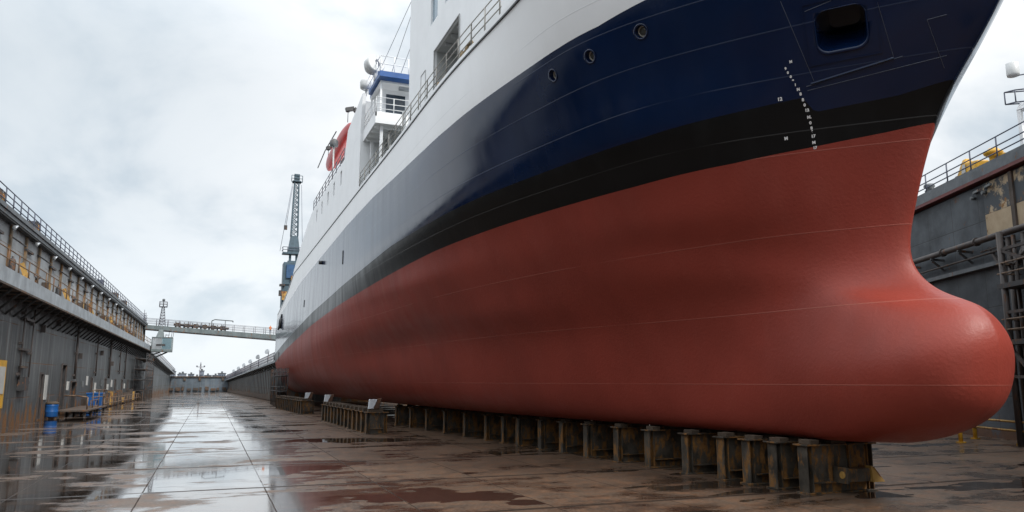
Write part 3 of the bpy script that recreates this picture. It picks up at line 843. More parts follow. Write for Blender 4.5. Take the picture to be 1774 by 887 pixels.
def dome(x, y, z, r, name='satellite_dome', mat='galv_white'):
    m = MB(); m.lathe((x, y, z), [(r * .55, -r * 1.0), (r * .95, -r * .75), (r, -.1), (r, .25 * r), (r * .93, r * .55), (r * .7, r * .85), (r * .35, r * 1.02), (.02, r * 1.07)], 24)
    o = m.build(name, M[mat], ship)
    m = MB(); m.tube((x, y, 22.2 if y < 52 else 19.6), (x, y, z - r * .95), .07, 10); m.build('dome_mast', M['ship_grey'], o)
    return o
M['galv_white'] = plain('radome_white', (.55, .56, .56), .45)
def drum_ant(x, y, z, r, L_):
    m = MB(); m.lathe((x, y, z), [(r * .9, 0), (r, .1), (r, L_ * .6), (r * .6, L_)], 24, (-.25, .85, -.12))
    o = m.build('antenna_drum', M['galv_white'], ship); m = MB(); m.tube((x, y + .2, z), (x, y + .2, 22.2), .12, 8); m.build('antenna_mast', M['ship_white'], o)
    f = MB(); f.poly([Vector((x, y, z)) + Vector((math.cos(R(t)) * r * .45, -.02, math.sin(R(t)) * r * .45)) for t in (90, 200, 250, 290, 340)]); f.build('drum_emblem', M['rail_grey'], o)
drum_ant(8.85, 46.6, 23.35, .62, 1.0)
dome(8.75, 49.6, 23.0, .42)
dome(8.78, 64.6, 23.3, .36, mat='grey_box')
m = MB()
for a, b in (((9.2, 46.6, 23.2), (10.0, 38.6, 26.0)), ((9.7, 46.4, 22.4), (10.1, 38.6, 26.2)), ((10.3, 46.2, 22.5), (10.2, 38.6, 24.3))): m.tube(a, b, .018, 5)
m.build('stay_wire', M['ship_grey'], ship)
# lifeboat on its davits: hangs from the ship, a thing of its own
lb = thing('lifeboat', 'red enclosed lifeboat hanging in its davits high on the ship side', 'lifeboat', (9.7, 69, 23))
m = MB(); rws = []
for i in range(25):
    f = i / 24; y = 62.6 + f * 13.4; k = max(.02, (1 - abs(2 * f - 1) ** 3.2)) ** .6
    row = []
    for j in range(17):
        t = math.pi * 2 * j / 16; cz_ = 24.0 + .25 * (2 * f - 1) ** 2
        row.append((9.85 + .62 * k * math.cos(t), y, cz_ + (.95 if math.sin(t) > 0 else .75) * (.35 + .65 * k) * math.sin(t)))
    rws.append(row)
m.grid(rws); m.poly(rws[0][:-1]); m.poly(rws[-1][:-1]); hullb = m.build('boat_hull', M['boat_red'], lb)
m = MB(); m.lathe((9.85, 70.5, 24.7), [(.6, 0), (.55, .35), (.35, .5), (.05, .55)], 14); m.build('cockpit', M['boat_red'], lb)
m = MB(); P = [(8.62 + .02 * abs(i - 6), 63.2 + i, 23.9) for i in range(13)]; m.path(P, .05, 6); m.build('grab_line', M['ship_dark'], lb)
for y in (63.4, 75.2):
    dv = thing('davit', 'dark curved davit arm at the %s end of the red lifeboat' % ('near' if y < 70 else 'far'), 'davit', (10.6, y, 19.6), 'lifeboat davits')
    m = MB(); P = [(11.6, y, 19.62), (11.5, y, 23.6), (11.0, y, 25.4), (10.2, y, 26.2), (9.5, y, 26.0)]
    for a, b in zip(P, P[1:]): m.bar(a, b, .32, .38, (0, 1, 0))
    m.build('arm', M['ship_dark'], dv); m = MB(); m.tube((9.7, y, 26.0), (9.7, y, 24.9), .03, 5); m.lathe((9.7, y, 26.0), [(.2, -.1), (.2, .1)], 10, (0, 1, 0)); m.build('fall_wire', M['ship_dark'], dv)
# ------------------------------------------------------------------ ground
m = MB(); m.poly([(-2500, -2500, -.06), (2500, -2500, -.06), (2500, 2500, -.06), (-2500, 2500, -.06)])
structure(m.build('ground', M['ground']))
m = MB(); m.poly([(-14.5, -40, 0), (95, -40, 0), (95, 240, 0), (-14.5, 240, 0)])
structure(m.build('dock_floor', M['floor']))

# ------------------------------------------------------------------ long dock wall
def LP(Y, off, z):                                    # off: metres proud of the wall towards the dock
    return Vector((-13.1 + .0128 * Y + off, Y, z * (1 - .0004 * (Y - 52))))
def wbox(m, P, s0, s1, o0, o1, z0, z1):
    m.hexa([P(s0, o0, z0), P(s0, o1, z0), P(s1, o1, z0), P(s1, o0, z0), P(s0, o0, z1), P(s0, o1, z1), P(s1, o1, z1), P(s1, o0, z1)])
LE = 150.0
lw = thing('dock_wall', 'tall dark grey steel dock wall with a walkway girder along the dock opposite the ship', 'dock wall', LP(60, 0, 0))
doors = [(76.9, 78.9, .35, 4.5), (68.6, 69.6, .1, 3.6), (82.0, 84.6, .1, 3.0), (93.5, 94.5, .3, 3.4), (104, 105.3, .3, 3.4), (113.2, 114.4, .3, 3.3), (120.5, 121.7, .3, 3.3), (128, 129, .3, 3.2)]
m = MB(); rv = MB()
cutz = 8.40
plate_holes(m, rv, lambda s, z, d: LP(s, -d, z), -40, LE, -.05, cutz, doors, .7)
wbox(m, LP, -40, LE, -3.6, -.8, -.05, cutz); m.poly([LP(LE, 0, -.05), LP(LE, -3.6, -.05), LP(LE, -3.6, 13.05), LP(LE, 0, 13.05)])
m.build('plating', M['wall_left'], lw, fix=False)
for h in doors:
    r1 = MB(); plate_holes(MB(), r1, lambda s, z, d: LP(s, -d, z), h[0] - .1, h[1] + .1, h[2] - .1, h[3] + .1, [h], .68, r1)
    dr = r1.build('doorway', M['dark_steel'], lw, fix=False)
    f = MB()
    for (a, b), (c, d) in (((h[0], h[2]), (h[0], h[3])), ((h[1], h[2]), (h[1], h[3])), ((h[0], h[3]), (h[1], h[3]))):
        f.bar(LP(a, .03, b), LP(c, .03, d), .14, .10, (1, 0, 0))
    f.build('door_frame', M['pipe_brown'], dr)
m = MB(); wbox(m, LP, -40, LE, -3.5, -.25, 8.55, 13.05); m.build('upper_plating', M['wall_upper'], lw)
m = MB(); wbox(m, LP, -40, LE, -.24, 1.25, 8.55, 9.45); m.build('walkway_girder', M['girder'], lw)
m = MB(); wbox(m, LP, -40, LE, -.1, 1.32, 8.42, 8.54); m.build('girder_flange', M['rust_steel'], lw)
m = MB(); wbox(m, LP, -40, LE, -3.6, .22, 13.1, 13.6); wbox(m, LP, -40, LE, .225, .32, 13.36, 13.64); m.build('coping', M['coping'], lw)
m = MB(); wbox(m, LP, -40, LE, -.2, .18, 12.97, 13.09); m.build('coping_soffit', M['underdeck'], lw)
y = 44.0
br = MB()
while y < LE:
    br.bar(LP(y, .02, 7.2), LP(y, 1.2, 8.36), .12, .14, (0, 1, 0)); wbox(br, LP, y - .06, y + .06, .01, 1.2, 8.29, 8.41); y += 2.1
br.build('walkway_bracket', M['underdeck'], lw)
st = MB(); y = 44.3
while y < LE: wbox(st, LP, y - .15, y + .15, -.24, -.10, 9.46, 12.95); y += 4.2
st.build('stiffener', M['ochre'], lw)
# vertical pipes, ladder rungs, small brackets on the lower plating
vp = MB()
for yy, z0, z1, r in ((82.6, 3.2, 8.2, .11), (95.4, 3.6, 8.1, .07), (106.2, 3.4, 8.2, .12), (116, 4.0, 8.0, .07), (122.6, 3.4, 8.2, .09), (61.3, 3.1, 8.2, .05), (64.1, 2.5, 8.2, .05)):
    vp.tube(LP(yy, .16, z0), LP(yy, .16, z1), r, 8)
    for zz_ in np.arange(z0 + .3, z1, 2.1): wbox(vp, LP, yy - .22, yy + .22, 0, .2, zz_, zz_ + .18)
for yy, zz_ in ((62.7, 7.2), (62.4, 5.1)): wbox(vp, LP, yy - 1.3, yy + 1.1, 0.0, .25, zz_, zz_ + .16)
for yy, zz_ in ((67.5, 6.7), (73.3, 7.6), (85, 5.2), (99, 6.0), (108.5, 5.0)): wbox(vp, LP, yy - .14, yy + .14, 0, .3, zz_, zz_ + .55)
vp.build('wall_pipe', M['pipe_brown'], lw)
m = MB()
for i in range(11):
    y = 48.5 + i * 8.2; m.path([LP(y, -.2, 12.3), LP(y + 1.0, .1, 12.1), LP(y + 3.2, .1, 12.1)], .05, 6); wbox(m, LP, y + 4.2, y + 6.3, -.2, -.05, 12.0, 12.15)
m.build('cable_tray', M['dark_steel'], lw)
# floodlights below the coping
first = None
for i in range(11):
    y = 49.6 + i * 6.3; p = LP(y, .12, 12.85)
    if first is None:
        first = thing('floodlight', 'small floodlight under the wall coping, first from the camera', 'floodlight', p, 'floodlights under the left coping')
        m = MB(); m.lathe(p + Vector((0, 0, -.1)), [(.10, 0), (.22, .18), (.22, .24)], 12, (.8, .2, -.55)); m.build('lamp_head', M['galv'], first)
        m = MB(); m.bar(p + Vector((-.3, 0, .1)), p + Vector((.05, 0, -.05)), .08); m.build('lamp_bracket', M['dark_steel'], first)
    else: dup(first, p, 'small floodlight under the long wall coping, %s along from the camera' % ordinal(i))
# railings of the long wall
railing('railing', [LP(46, .1, 13.6), LP(LE - .5, .1, 13.6)], 1.15, (1, .66, .33), 1.9, .035, M['rail_grey'], None, 'dark blue grey railing along the very top of the long dock wall', 'railing')
railing('railing', [LP(46, 1.15, 9.45), LP(LE - .5, 1.15, 9.45)], 1.1, (1, .5), 2.6, .035, M['rail_rust'], None, 'rusty railing along the walkway girder of the long dock wall', 'railing')
# gear stacked on the walkway: crates, drums and valve posts
random.seed(21)
kinds = ['rusty steel locker', 'dark gas bottle', 'tan wooden board', 'rusty valve post']
for i in range(22):
    y = 52.0 + i * 3.7 + random.uniform(-.9, .9); p = LP(y, .25, 9.45); k = i % 4
    lab = ''
    lab = '%s standing on the long wall walkway, %s of its kind from the camera' % (kinds[k], ordinal(i // 4))
    if k == 0:
        o = thing('locker', lab, 'locker', p, 'lockers on the long wall walkway')
        m = MB(); m.box(p.x - .25, p.x + .25, p.y - .4, p.y + .4, p.z, p.z + .95); m.build('locker_body', M['rust_steel'], o, bevel=.02)
        m = MB(); m.box(p.x + .252, p.x + .27, p.y - .32, p.y + .32, p.z + .1, p.z + .9); m.build('door', M['yellow_old'], o)
    elif k == 1:
        m = MB(); m.lathe(p, [(.2, 0), (.22, .05), (.22, 1.05), (.16, 1.2), (.06, 1.28), (.06, 1.4)], 12); o = m.build('gas_bottle', M['dark_steel'], None, p); tag(o, lab, 'gas bottle', 'gas bottles on the long wall walkway')
    elif k == 2:
        m = MB(); m.bar(p + Vector((.3, 0, 0)), p + Vector((-.35, .3, 1.5)), .32, .09, (0, 1, 0)); m.bar(p + Vector((.3, .5, 0)), p + Vector((-.35, .6, 1.3)), .25, .09, (0, 1, 0)); o = m.build('wooden_board', M['yellow_old'], None, p); tag(o, lab, 'board', 'boards on the long wall walkway')
    else:
        o = thing('valve_post', lab, 'valve', p, 'valve posts on the long wall walkway')
        m = MB(); m.tube(p, p + Vector((0, 0, 1.0)), .1, 8); m.box(p.x - .16, p.x + .16, p.y - .16, p.y + .16, p.z, p.z + .06); m.build('post', M['rust_steel'], o)
        m = MB(); m.lathe(p + Vector((0, 0, 1.0)), [(.25, 0), (.27, .04), (.25, .08), (.05, .1)], 14, (.6, -.5, .6)); m.build('handwheel', M['dark_steel'], o)
# gear behind the top railing
for i, (y, c) in enumerate(((54.5, 'rust_steel'), (64.5, 'dark_steel'), (98, 'rail_grey'), (111, 'rust_steel'), (121, 'rust_steel'))):
    p = LP(y, -.6, 13.6); o = thing('winch', '%s winch behind the top railing of the long wall, %s of the winches' % (('rusty' if c == 'rust_steel' else 'dark'), ordinal(i)), 'winch', p, 'winches on top of the long wall')
    m = MB(); m.box(p.x - .4, p.x + .4, p.y - .5, p.y + .5, p.z, p.z + .25); m.box(p.x - .4, p.x + .4, p.y - .5, p.y - .4, p.z + .25, p.z + 1.1); m.box(p.x - .4, p.x + .4, p.y + .4, p.y + .5, p.z + .25, p.z + 1.1); m.build('winch_frame', M[c], o)
    m = MB(); m.lathe(p + Vector((0, -.38, .7)), [(.4, 0), (.4, .06), (.25, .08), (.25, .66), (.4, .68), (.4, .75)], 16, (0, 1, 0)); m.build('drum', M['yellow_old'], o)
# lower wall beyond the gangway
def LQ(Y, off, z):
    f = 1 - (Y - 150) / 73 * .36
    return Vector((-13.1 + .0128 * Y + off, Y, z * f))
l2 = thing('low_dock_wall', 'lower far stretch of the long dock wall beyond the gangway', 'dock wall', LQ(180, 0, 0))
m = MB(); wbox(m, LQ, 150.05, 232, -3, 0, -.05, 7.9); m.build('plating', M['wall_far'], l2)
m = MB(); wbox(m, LQ, 150.05, 232, -.5, 1.25, 7.92, 8.3); m.build('walkway_girder', M['girder'], l2)
m = MB(); y = 152
while y < 225: m.bar(LQ(y, .02, 6.9), LQ(y, 1.1, 7.85), .12, .14, (0, 1, 0)); y += 3.2
m.build('walkway_bracket', M['underdeck'], l2)
railing('railing', [LQ(151, 1.1, 8.3), LQ(230, 1.1, 8.3)], 1.2, (1, .5), 2.4, .04, M['rail_far'], None, 'distant dark railing on the low far part of the long dock wall', 'railing')
# foot of the wall: low railing, platform, bins, boards
railing('railing', [LP(84, 1.5, 0), LP(133, 1.5, 0)], 1.15, (1, .5), 3.0, .045, M['rail_rust'], None, 'low rusty railing at the foot of the long dock wall', 'railing')
pt_ = ground(119, 717); px0 = LP(76, .25, 0).x
pl = thing('loading_platform', 'low rusty steel platform with rails at the doorway of the long wall', 'platform', (px0 + 1, 78, 0))
m = MB(); m.box(px0, px0 + 2.3, 74.6, 88, .42, .56); m.build('platform_deck', M['rust_steel'], pl, bevel=.02)
m = MB()
for y in (75, 79, 83, 87.5):
    for x in (px0 + .15, px0 + 2.1): m.box(x - .08, x + .08, y - .08, y + .08, 0, .42)
m.build('support_leg', M['dark_steel'], pl)
m = MB(); P = [(px0 + 2.1, 76.0, .56), (px0 + 2.1, 76.0, 1.6), (px0 + 1.2, 76.0, 1.75), (px0 + .3, 76.0, 1.75)]; m.path(P, .06, 8)
for z in (1.1, 1.75): m.tube((px0 + 1.9, 80, z + .4), (px0 + 2.1, 87.6, z + .4), .05, 6)
for y in (80, 84, 87.5): m.tube((px0 + 2.0, y, .56), (px0 + 2.0, y, 2.15), .05, 6)
m.build('platform_rail', M['rail_rust'], pl)
def bin_box(name, c, w, d, h, mat, label, cat):
    o = thing(name, label, cat, c)
    m = MB(); x, y, z = c
    a, b = w / 2 * .84, d / 2 * .84
    m.hexa([(x - a, y - b, z), (x + a, y - b, z), (x + a, y + b, z), (x - a, y + b, z), (x - w / 2, y - d / 2, z + h), (x + w / 2, y - d / 2, z + h), (x + w / 2, y + d / 2, z + h), (x - w / 2, y + d / 2, z + h)])
    m.build('bin_body', mat, o, bevel=.03)
    m = MB(); m.box(x - w / 2 - .06, x + w / 2 + .06, y - d / 2 - .06, y + d / 2 + .06, z + h, z + h + .12); m.build('bin_rim', mat, o, bevel=.02)
    m = MB(); m.tube((x - a * .7, y - b, z - .03), (x - a * .7, y - b + .25, z - .03), .12, 10); m.tube((x + a * .7, y - b, z - .03), (x + a * .7, y - b + .25, z - .03), .12, 10); m.build('castor', M['dark_steel'], o)
    return o
g = ground(163, 711.5); bin_box('waste_bin', (g.x, g.y, .14), 1.45, 1.2, 1.55, M['blue_drum'], 'large blue plastic bin beside the rusty platform at the long wall', 'bin')
g = ground(88, 725.5); dr_ = thing('drum', 'blue plastic drum with a tan lid standing at the long wall', 'drum', g)
m = MB(); m.lathe(g + Vector((0, 0, .14)), [(.42, 0), (.46, .06), (.46, .38), (.48, .42), (.46, .46), (.46, .85), (.48, .9), (.45, 1.02)], 22); m.build('drum_body', M['blue_drum'], dr_)
m = MB(); m.lathe(g + Vector((0, 0, 1.16)), [(.49, 0), (.5, .05), (.44, .16), (.3, .2)], 22); m.build('lid', M['timber'], dr_)
m = MB(); m.tube(g, g + Vector((0, 0, .14)), .2, 10); m.build('drum_foot', M['dark_steel'], dr_)
# things fixed to the long wall
def plate_on(name, Y, z0, z1, w_, mat, label, cat, group=None, d=.06, off=.0):
    m = MB(); wbox(m, LP, Y - w_ / 2, Y + w_ / 2, off + .01, off + d, z0, z1); o = m.build(name, mat, None, LP(Y, off, z0)); return tag(o, label, cat, group)
plate_on('notice', 70.9, 1.55, 3.5, 1.0, M['white_box'], 'white and rust stained notice on the long wall above the blue drum', 'notice')
yb = thing('notice_board', 'yellow steel board with white sheets standing against the long dock wall', 'notice board', LP(58.6, .1, 0))
m = MB(); wbox(m, LP, 54.6, 57.6, .05, .2, 1.3, 4.3); m.build('board', M['yellow'], yb); m = MB(); wbox(m, LP, 55.2, 57.3, .201, .23, 2.2, 3.9); m.build('sheet', M['white_box'], yb)
m = MB(); m.bar(LP(54.8, .12, 0), LP(54.8, .12, 1.3), .1); m.bar(LP(57.4, .12, 0), LP(57.4, .12, 1.3), .1); m.build('leg', M['yellow_old'], yb)
eb = thing('electrical_box', 'dark electrical box with white sheet fixed low on the long wall', 'electrical box', LP(62.3, .1, 2))
m = MB(); wbox(m, LP, 61.6, 62.9, .01, .45, 2.35, 3.3); m.build('box_body', M['dark_steel'], eb); m = MB(); wbox(m, LP, 62.95, 63.7, .02, .2, 2.35, 3.25); m.build('sheet', M['white_box'], eb)
m = MB(); wbox(m, LP, 61.6, 63.0, .01, .3, 3.9, 4.05); m.build('shelf', M['rust_steel'], eb)
plate_on('switch_box', 80.0, 2.2, 3.0, .45, M['white_box'], 'small white switch box just past the tall doorway in the long wall', 'switch box', 'switch boxes on the long wall', .15)
for i, (Y, z) in enumerate(((88.2, 2.4), (90.6, 2.6), (96.4, 1.6), (101, 2.5), (106.4, 2.0), (110, 2.3), (116, 1.9), (124, 2.0))):
    plate_on('switch_box', Y, z, z + random.uniform(.6, 1.3), random.uniform(.4, .8), M['white_box' if i % 3 else 'grey_box'],
             'small %s switch box low on the long wall, %s past the platform' % ('white' if i % 3 else 'grey', ordinal(i)), 'switch box', 'switch boxes on the long wall', .14)
random.seed(5)
for i in range(10):                                    # rusty cabinets along the low railing
    Y = 92.5 + i * 4.1; p = LP(Y, .7, 0); h = random.uniform(.9, 1.9)
    o = thing('cabinet', 'rusty cabinet behind the low railing of the long wall, %s from the camera' % ordinal(i), 'cabinet', p, 'cabinets behind the low railing')
    m = MB(); m.box(p.x - .35, p.x + .35, Y - .5, Y + .5, .08, h); m.build('cabinet_body', M['rust_steel' if i % 2 else 'dark_steel'], o, bevel=.02)
    m = MB(); m.box(p.x - .3, p.x + .3, Y - .515, Y - .501, .2, h - .1); m.build('door', M['yellow_old' if i % 3 == 0 else 'rust_steel'], o)
    m = MB(); m.box(p.x - .3, p.x + .3, Y - .4, Y + .4, 0, .08); m.build('plinth', M['dark_steel'], o)
# scaffold tower against the far left wall
def scaffold(label, x0, x1, y0, y1, h, lifts, bays, r=.05, mat='dark_steel'):
    o = thing('scaffold', label, 'scaffold', ((x0 + x1) / 2, (y0 + y1) / 2, 0))
    s = MB(); l = MB(); p = MB(); d = MB()
    for i in range(bays + 1):
        y = y0 + (y1 - y0) * i / bays
        for x in (x0, x1): s.tube((x, y, 0), (x, y, h + .9), r, 6)
        for k in range(1, lifts + 1): l.tube((x0, y, h * k / lifts), (x1, y, h * k / lifts), r, 6)
    for k in range(1, lifts + 1):
        z = h * k / lifts
        for x in (x0, x1):
            l.tube((x, y0, z), (x, y1, z), r, 6); l.tube((x, y0, z + .5), (x, y1, z + .5), r * .8, 6)
        p.box(x0 + .06, x1 - .06, y0, y1, z - .09, z - .055)
    for i in range(bays):
        ya = y0 + (y1 - y0) * i / bays; yb_ = y0 + (y1 - y0) * (i + 1) / bays
        d.tube((x1, ya, 0), (x1, yb_, h), r * .8, 6)
    s.build('standard', M[mat], o); l.build('ledger', M[mat], o); p.build('plank', M['timber'], o); d.build('brace', M[mat], o)
    return o
xl = LP(140, .4, 0).x
scaffold('dark scaffold tower against the long wall under the control cabin', xl, xl + 1.6, 131, 149, 6.4, 4, 7)

# ------------------------------------------------------------------ gangway across the dock, cabin and mast
gA = Vector((-11.3, 149.2, 0)); gB = Vector((22.0, 152, 0))
def GP(f, off, dz):                                   # f 0..1 along, off across (towards the camera), dz above the girder top
    p = gA + (gB - gA) * f; n = Vector((gB.y - gA.y, -(gB.x - gA.x), 0)).normalized()
    q = p + n * off; return Vector((q.x, q.y, 12.75 - 1.75 * f + dz))
gw = thing('gangway', 'grey steel gangway bridge spanning the dock from the long wall to behind the ship', 'gangway', gA + Vector((0, 0, 11)))
def gbox(m, f0, f1, o0, o1, d00, d01, d10, d11):
    m.hexa([GP(f0, o1, d00), GP(f1, o1, d10), GP(f1, o0, d10), GP(f0, o0, d00), GP(f0, o1, d01), GP(f1, o1, d11), GP(f1, o0, d11), GP(f0, o0, d01)])
m = MB(); gbox(m, 0, 1, -1.2, 1.2, -.68, 0, -1.0, 0); m.build('girder', M['gangway'], gw)
m = MB(); gbox(m, 0, 1, -1.3, 1.3, -.80, -.69, -1.14, -1.02); m.build('bottom_flange', M['dark_steel'], gw)
m = MB(); m.box(21.2, 22.4, 150.6, 153, 0, 9.8); m.build('support_column', M['gangway'], gw)
for o_ in (1.15, -1.15):
    m = MB()
    for z in (1.2, .8, .4): m.tube(GP(0, o_, z), GP(1, o_, z), .035, 6)
    rr_ = m.build('handrail', M['rail_far'], gw)
    for i in range(19):
        m = MB(); m.tube(GP(i / 18, o_, 0), GP(i / 18, o_, 1.22), .045, 6); m.build('railing_post', M['rail_far'], rr_)
mf = thing('pipe_manifold', 'cluster of pipes, valves and a hose arch standing on the gangway', 'pipe manifold', GP(.28, 0, 0))
m = MB()
random.seed(3)
for i in range(5): m.tube(GP(.14, -.7 + i * .3, .45 + .1 * (i % 3)), GP(.42, -.7 + i * .3, .45 + .1 * (i % 3)), .09, 8)
m.build('pipe', M['rust_steel'], mf)
m = MB()
for i in range(13):
    f = .15 + i * .021; m.lathe(GP(f, random.uniform(-.6, .6), .0), [(.16, 0), (.16, .4), (.26, .45), (.26, .7), (.1, .8), (.1, 1.0 + .3 * random.random())], 10)
m.build('valve', M['grey_box'], mf)
m = MB()
for i in range(6):
    f = .16 + i * .045; a = GP(f, .5, .15); m.box(a.x - .4, a.x + .4, a.y - .3, a.y + .3, a.z, a.z + .45 + .3 * random.random())
m.build('valve_box', M['rust_steel'], mf)
m = MB(); m.path([GP(.33, 0, 0), GP(.33, 0, 1.7), GP(.345, 0, 2.0), GP(.44, 0, 2.0), GP(.44, 0, 1.75)], .09, 8); m.tube(GP(.40, 0, 0), GP(.40, 0, 2.0), .07, 8); m.build('hose_arch', M['grey_box'], mf)
mc_ = GP(.083, -.6, 0)
sm = thing('signal_mast', 'slim lattice mast with a basket and lamp at the wall end of the gangway', 'mast', mc_)
m = MB()
for k in range(7):
    z0, z1 = k * .5, (k + 1) * .5; w0 = .55 - .05 * k; w1 = .55 - .05 * (k + 1)
    cs0 = [mc_ + Vector((a * w0, b * w0, z0)) for a, b in ((-1, -1), (1, -1), (1, 1), (-1, 1))]; cs1 = [mc_ + Vector((a * w1, b * w1, z1)) for a, b in ((-1, -1), (1, -1), (1, 1), (-1, 1))]
    for i in range(4): m.tube(cs0[i], cs1[i], .05, 5); m.tube(cs0[i], cs1[(i + 1) % 4], .035, 5); m.tube(cs1[i], cs1[(i + 1) % 4], .035, 5)
m.build('lattice', M['rail_far'], sm)
m = MB(); m.box(mc_.x - .65, mc_.x + .65, mc_.y - .65, mc_.y + .65, mc_.z + 3.5, mc_.z + 3.62)
for z in (.45, .85):
    for a, b in (((-1, -1), (1, -1)), ((1, -1), (1, 1)), ((1, 1), (-1, 1)), ((-1, 1), (-1, -1))): m.tube(mc_ + Vector((a[0] * .62, a[1] * .62, 3.6 + z)), mc_ + Vector((b[0] * .62, b[1] * .62, 3.6 + z)), .04, 5)
for a in ((-1, -1), (1, -1), (1, 1), (-1, 1)): m.tube(mc_ + Vector((a[0] * .62, a[1] * .62, 3.6)), mc_ + Vector((a[0] * .62, a[1] * .62, 4.45)), .045, 5)
m.build('basket', M['rail_far'], sm)
m = MB(); m.tube(mc_ + Vector((0, 0, 3.6)), mc_ + Vector((0, 0, 4.6)), .1, 8); m.lathe(mc_ + Vector((0, 0, 4.6)), [(.24, 0), (.24, .35), (.1, .42)], 10); m.build('lamp', M['grey_box'], sm)
for i, (dx, h) in enumerate(((-.1, 2.3), (.25, 1.7))):
    m = MB(); p = LP(148 - i, -.1, 13.6) + Vector((dx, 0, 0)); m.tube(p, p + Vector((0, 0, h)), .05, 6); m.tube(p + Vector((-.25, 0, h * .7)), p + Vector((.25, 0, h * .7)), .035, 5)
    tag(m.build('aerial', M['rail_far'], None, p), '%s thin aerial on the end of the long wall beside the gangway' % ('taller' if i == 0 else 'shorter'), 'aerial')
cb = thing('control_cabin', 'grey glazed control cabin hanging over the dock below the gangway', 'cabin', (-8.16, 148, 8.07))
m = MB(); m.box(-9.82, -6.51, 146.2, 149, 8.02, 8.46); m.box(-9.82, -6.51, 146.2, 149, 10.41, 10.57)
for x in (-9.76, -8.22, -6.56):
    for y in (146.26, 148.94): m.box(x - .06, x + .06, y - .06, y + .06, 8.46, 10.41)
m.box(-9.82, -9.71, 146.3, 148.9, 8.46, 10.41); m.build('cabin_frame', M['gangway'], cb)
for x0, x1, g_ in ((-9.68, -8.3, 'white_box'), (-8.14, -6.64, 'glass_pale')):
    m = MB(); m.box(x0, x1, 146.26, 146.29, 8.47, 10.41); m.build('window', M[g_ if g_ != 'white_box' else 'girder'], cb)
m = MB(); m.box(-6.57, -6.54, 146.32, 148.88, 8.47, 10.4); m.build('window', M['glass_pale'], cb)
m = MB(); m.box(-9.04, -7.61, 146.18, 146.25, 9.07, 9.34); m.build('grab_rail', M['dark_steel'], cb)
m = MB(); m.bar((-7.28, 147.6, 8.02), (-10.92, 147.6, 6.2), .25); m.bar((-8.38, 147.6, 8.02), (-10.92, 147.6, 6.97), .2); m.hexa([(-9.27, 147.2, 10.57), (-7.94, 147.2, 10.57), (-7.94, 148.4, 10.57), (-9.27, 148.4, 10.57), (-8.82, 147.5, 11.93), (-8.16, 147.5, 11.93), (-8.16, 148.1, 11.93), (-8.82, 148.1, 11.93)]); m.build('cabin_bracket', M['gangway'], cb)
m = MB()
for x, h in ((-7.7, .6), (-7.2, .9), (-6.75, 1.3), (-6.5, 1.1)): m.tube((x, 146.6, 10.55), (x + .1, 146.6, 10.55 + h), .04, 5)
m.path([(-7.72, 146.6, 10.94), (-7.06, 146.6, 10.94)], .06, 5); m.build('cabin_aerial', M['rail_far'], cb)
# person at the ship end of the gangway
def person(base, label, face):
    """one continuous skinned body standing, hands on the rail"""
    me = bpy.data.meshes.new('person'); o = bpy.data.objects.new('person', me); COL.objects.link(o); o.location = base
    V = [(0, 0, .95), (0, 0, 1.15), (0, .02, 1.38), (0, .02, 1.5), (0, 0, 1.58), (0, -.01, 1.72),
         (.10, 0, .9), (.11, -.02, .5), (.11, .02, .08), (.12, -.12, .04), (-.10, 0, .9), (-.11, -.02, .5), (-.11, .02, .08), (-.12, -.12, .04),
         (.19, .02, 1.40), (.25, -.06, 1.13), (.2, -.3, 1.1), (.18, -.38, 1.1), (-.19, .02, 1.40), (-.25, -.06, 1.13), (-.2, -.3, 1.1), (-.18, -.38, 1.1)]
    Rr = [.15, .14, .16, .07, .06, .10, .09, .065, .045, .04, .09, .065, .045, .04, .065, .045, .035, .04, .065, .045, .035, .04]
    E_ = [(0, 1), (1, 2), (2, 3), (3, 4), (4, 5), (0, 6), (6, 7), (7, 8), (8, 9), (0, 10), (10, 11), (11, 12), (12, 13), (2, 14), (14, 15), (15, 16), (16, 17), (2, 18), (18, 19), (19, 20), (20, 21)]
    me.from_pydata(V, E_, [])
    o.modifiers.new('skin', 'SKIN'); sk = me.skin_vertices[0].data if me.skin_vertices else None
    if sk is None:
        return o
    for i, r in enumerate(Rr): sk[i].radius = (r, r * .85)
    sk[0].use_root = True
    s = o.modifiers.new('sub', 'SUBSURF'); s.levels = s.render_levels = 2
    dg = bpy.context.evaluated_depsgraph_get(); m2 = bpy.data.meshes.new_from_object(o.evaluated_get(dg)); o.modifiers.clear()
    for mt in ('trousers', 'hiviz', 'skin'): m2.materials.append(M[mt])
    for p in m2.polygons:
        z = p.center.z; p.material_index = 0 if z < .92 else (2 if z > 1.56 or p.center.y < -.3 and z > .8 else 1); p.use_smooth = True
    o.data = m2; o.rotation_euler = (0, 0, face); tag(o, label, 'person'); return o
gp = GP(.640, .4, 0)
person(gp, 'distant person in an orange jacket standing at the ship end of the gangway', R(20))

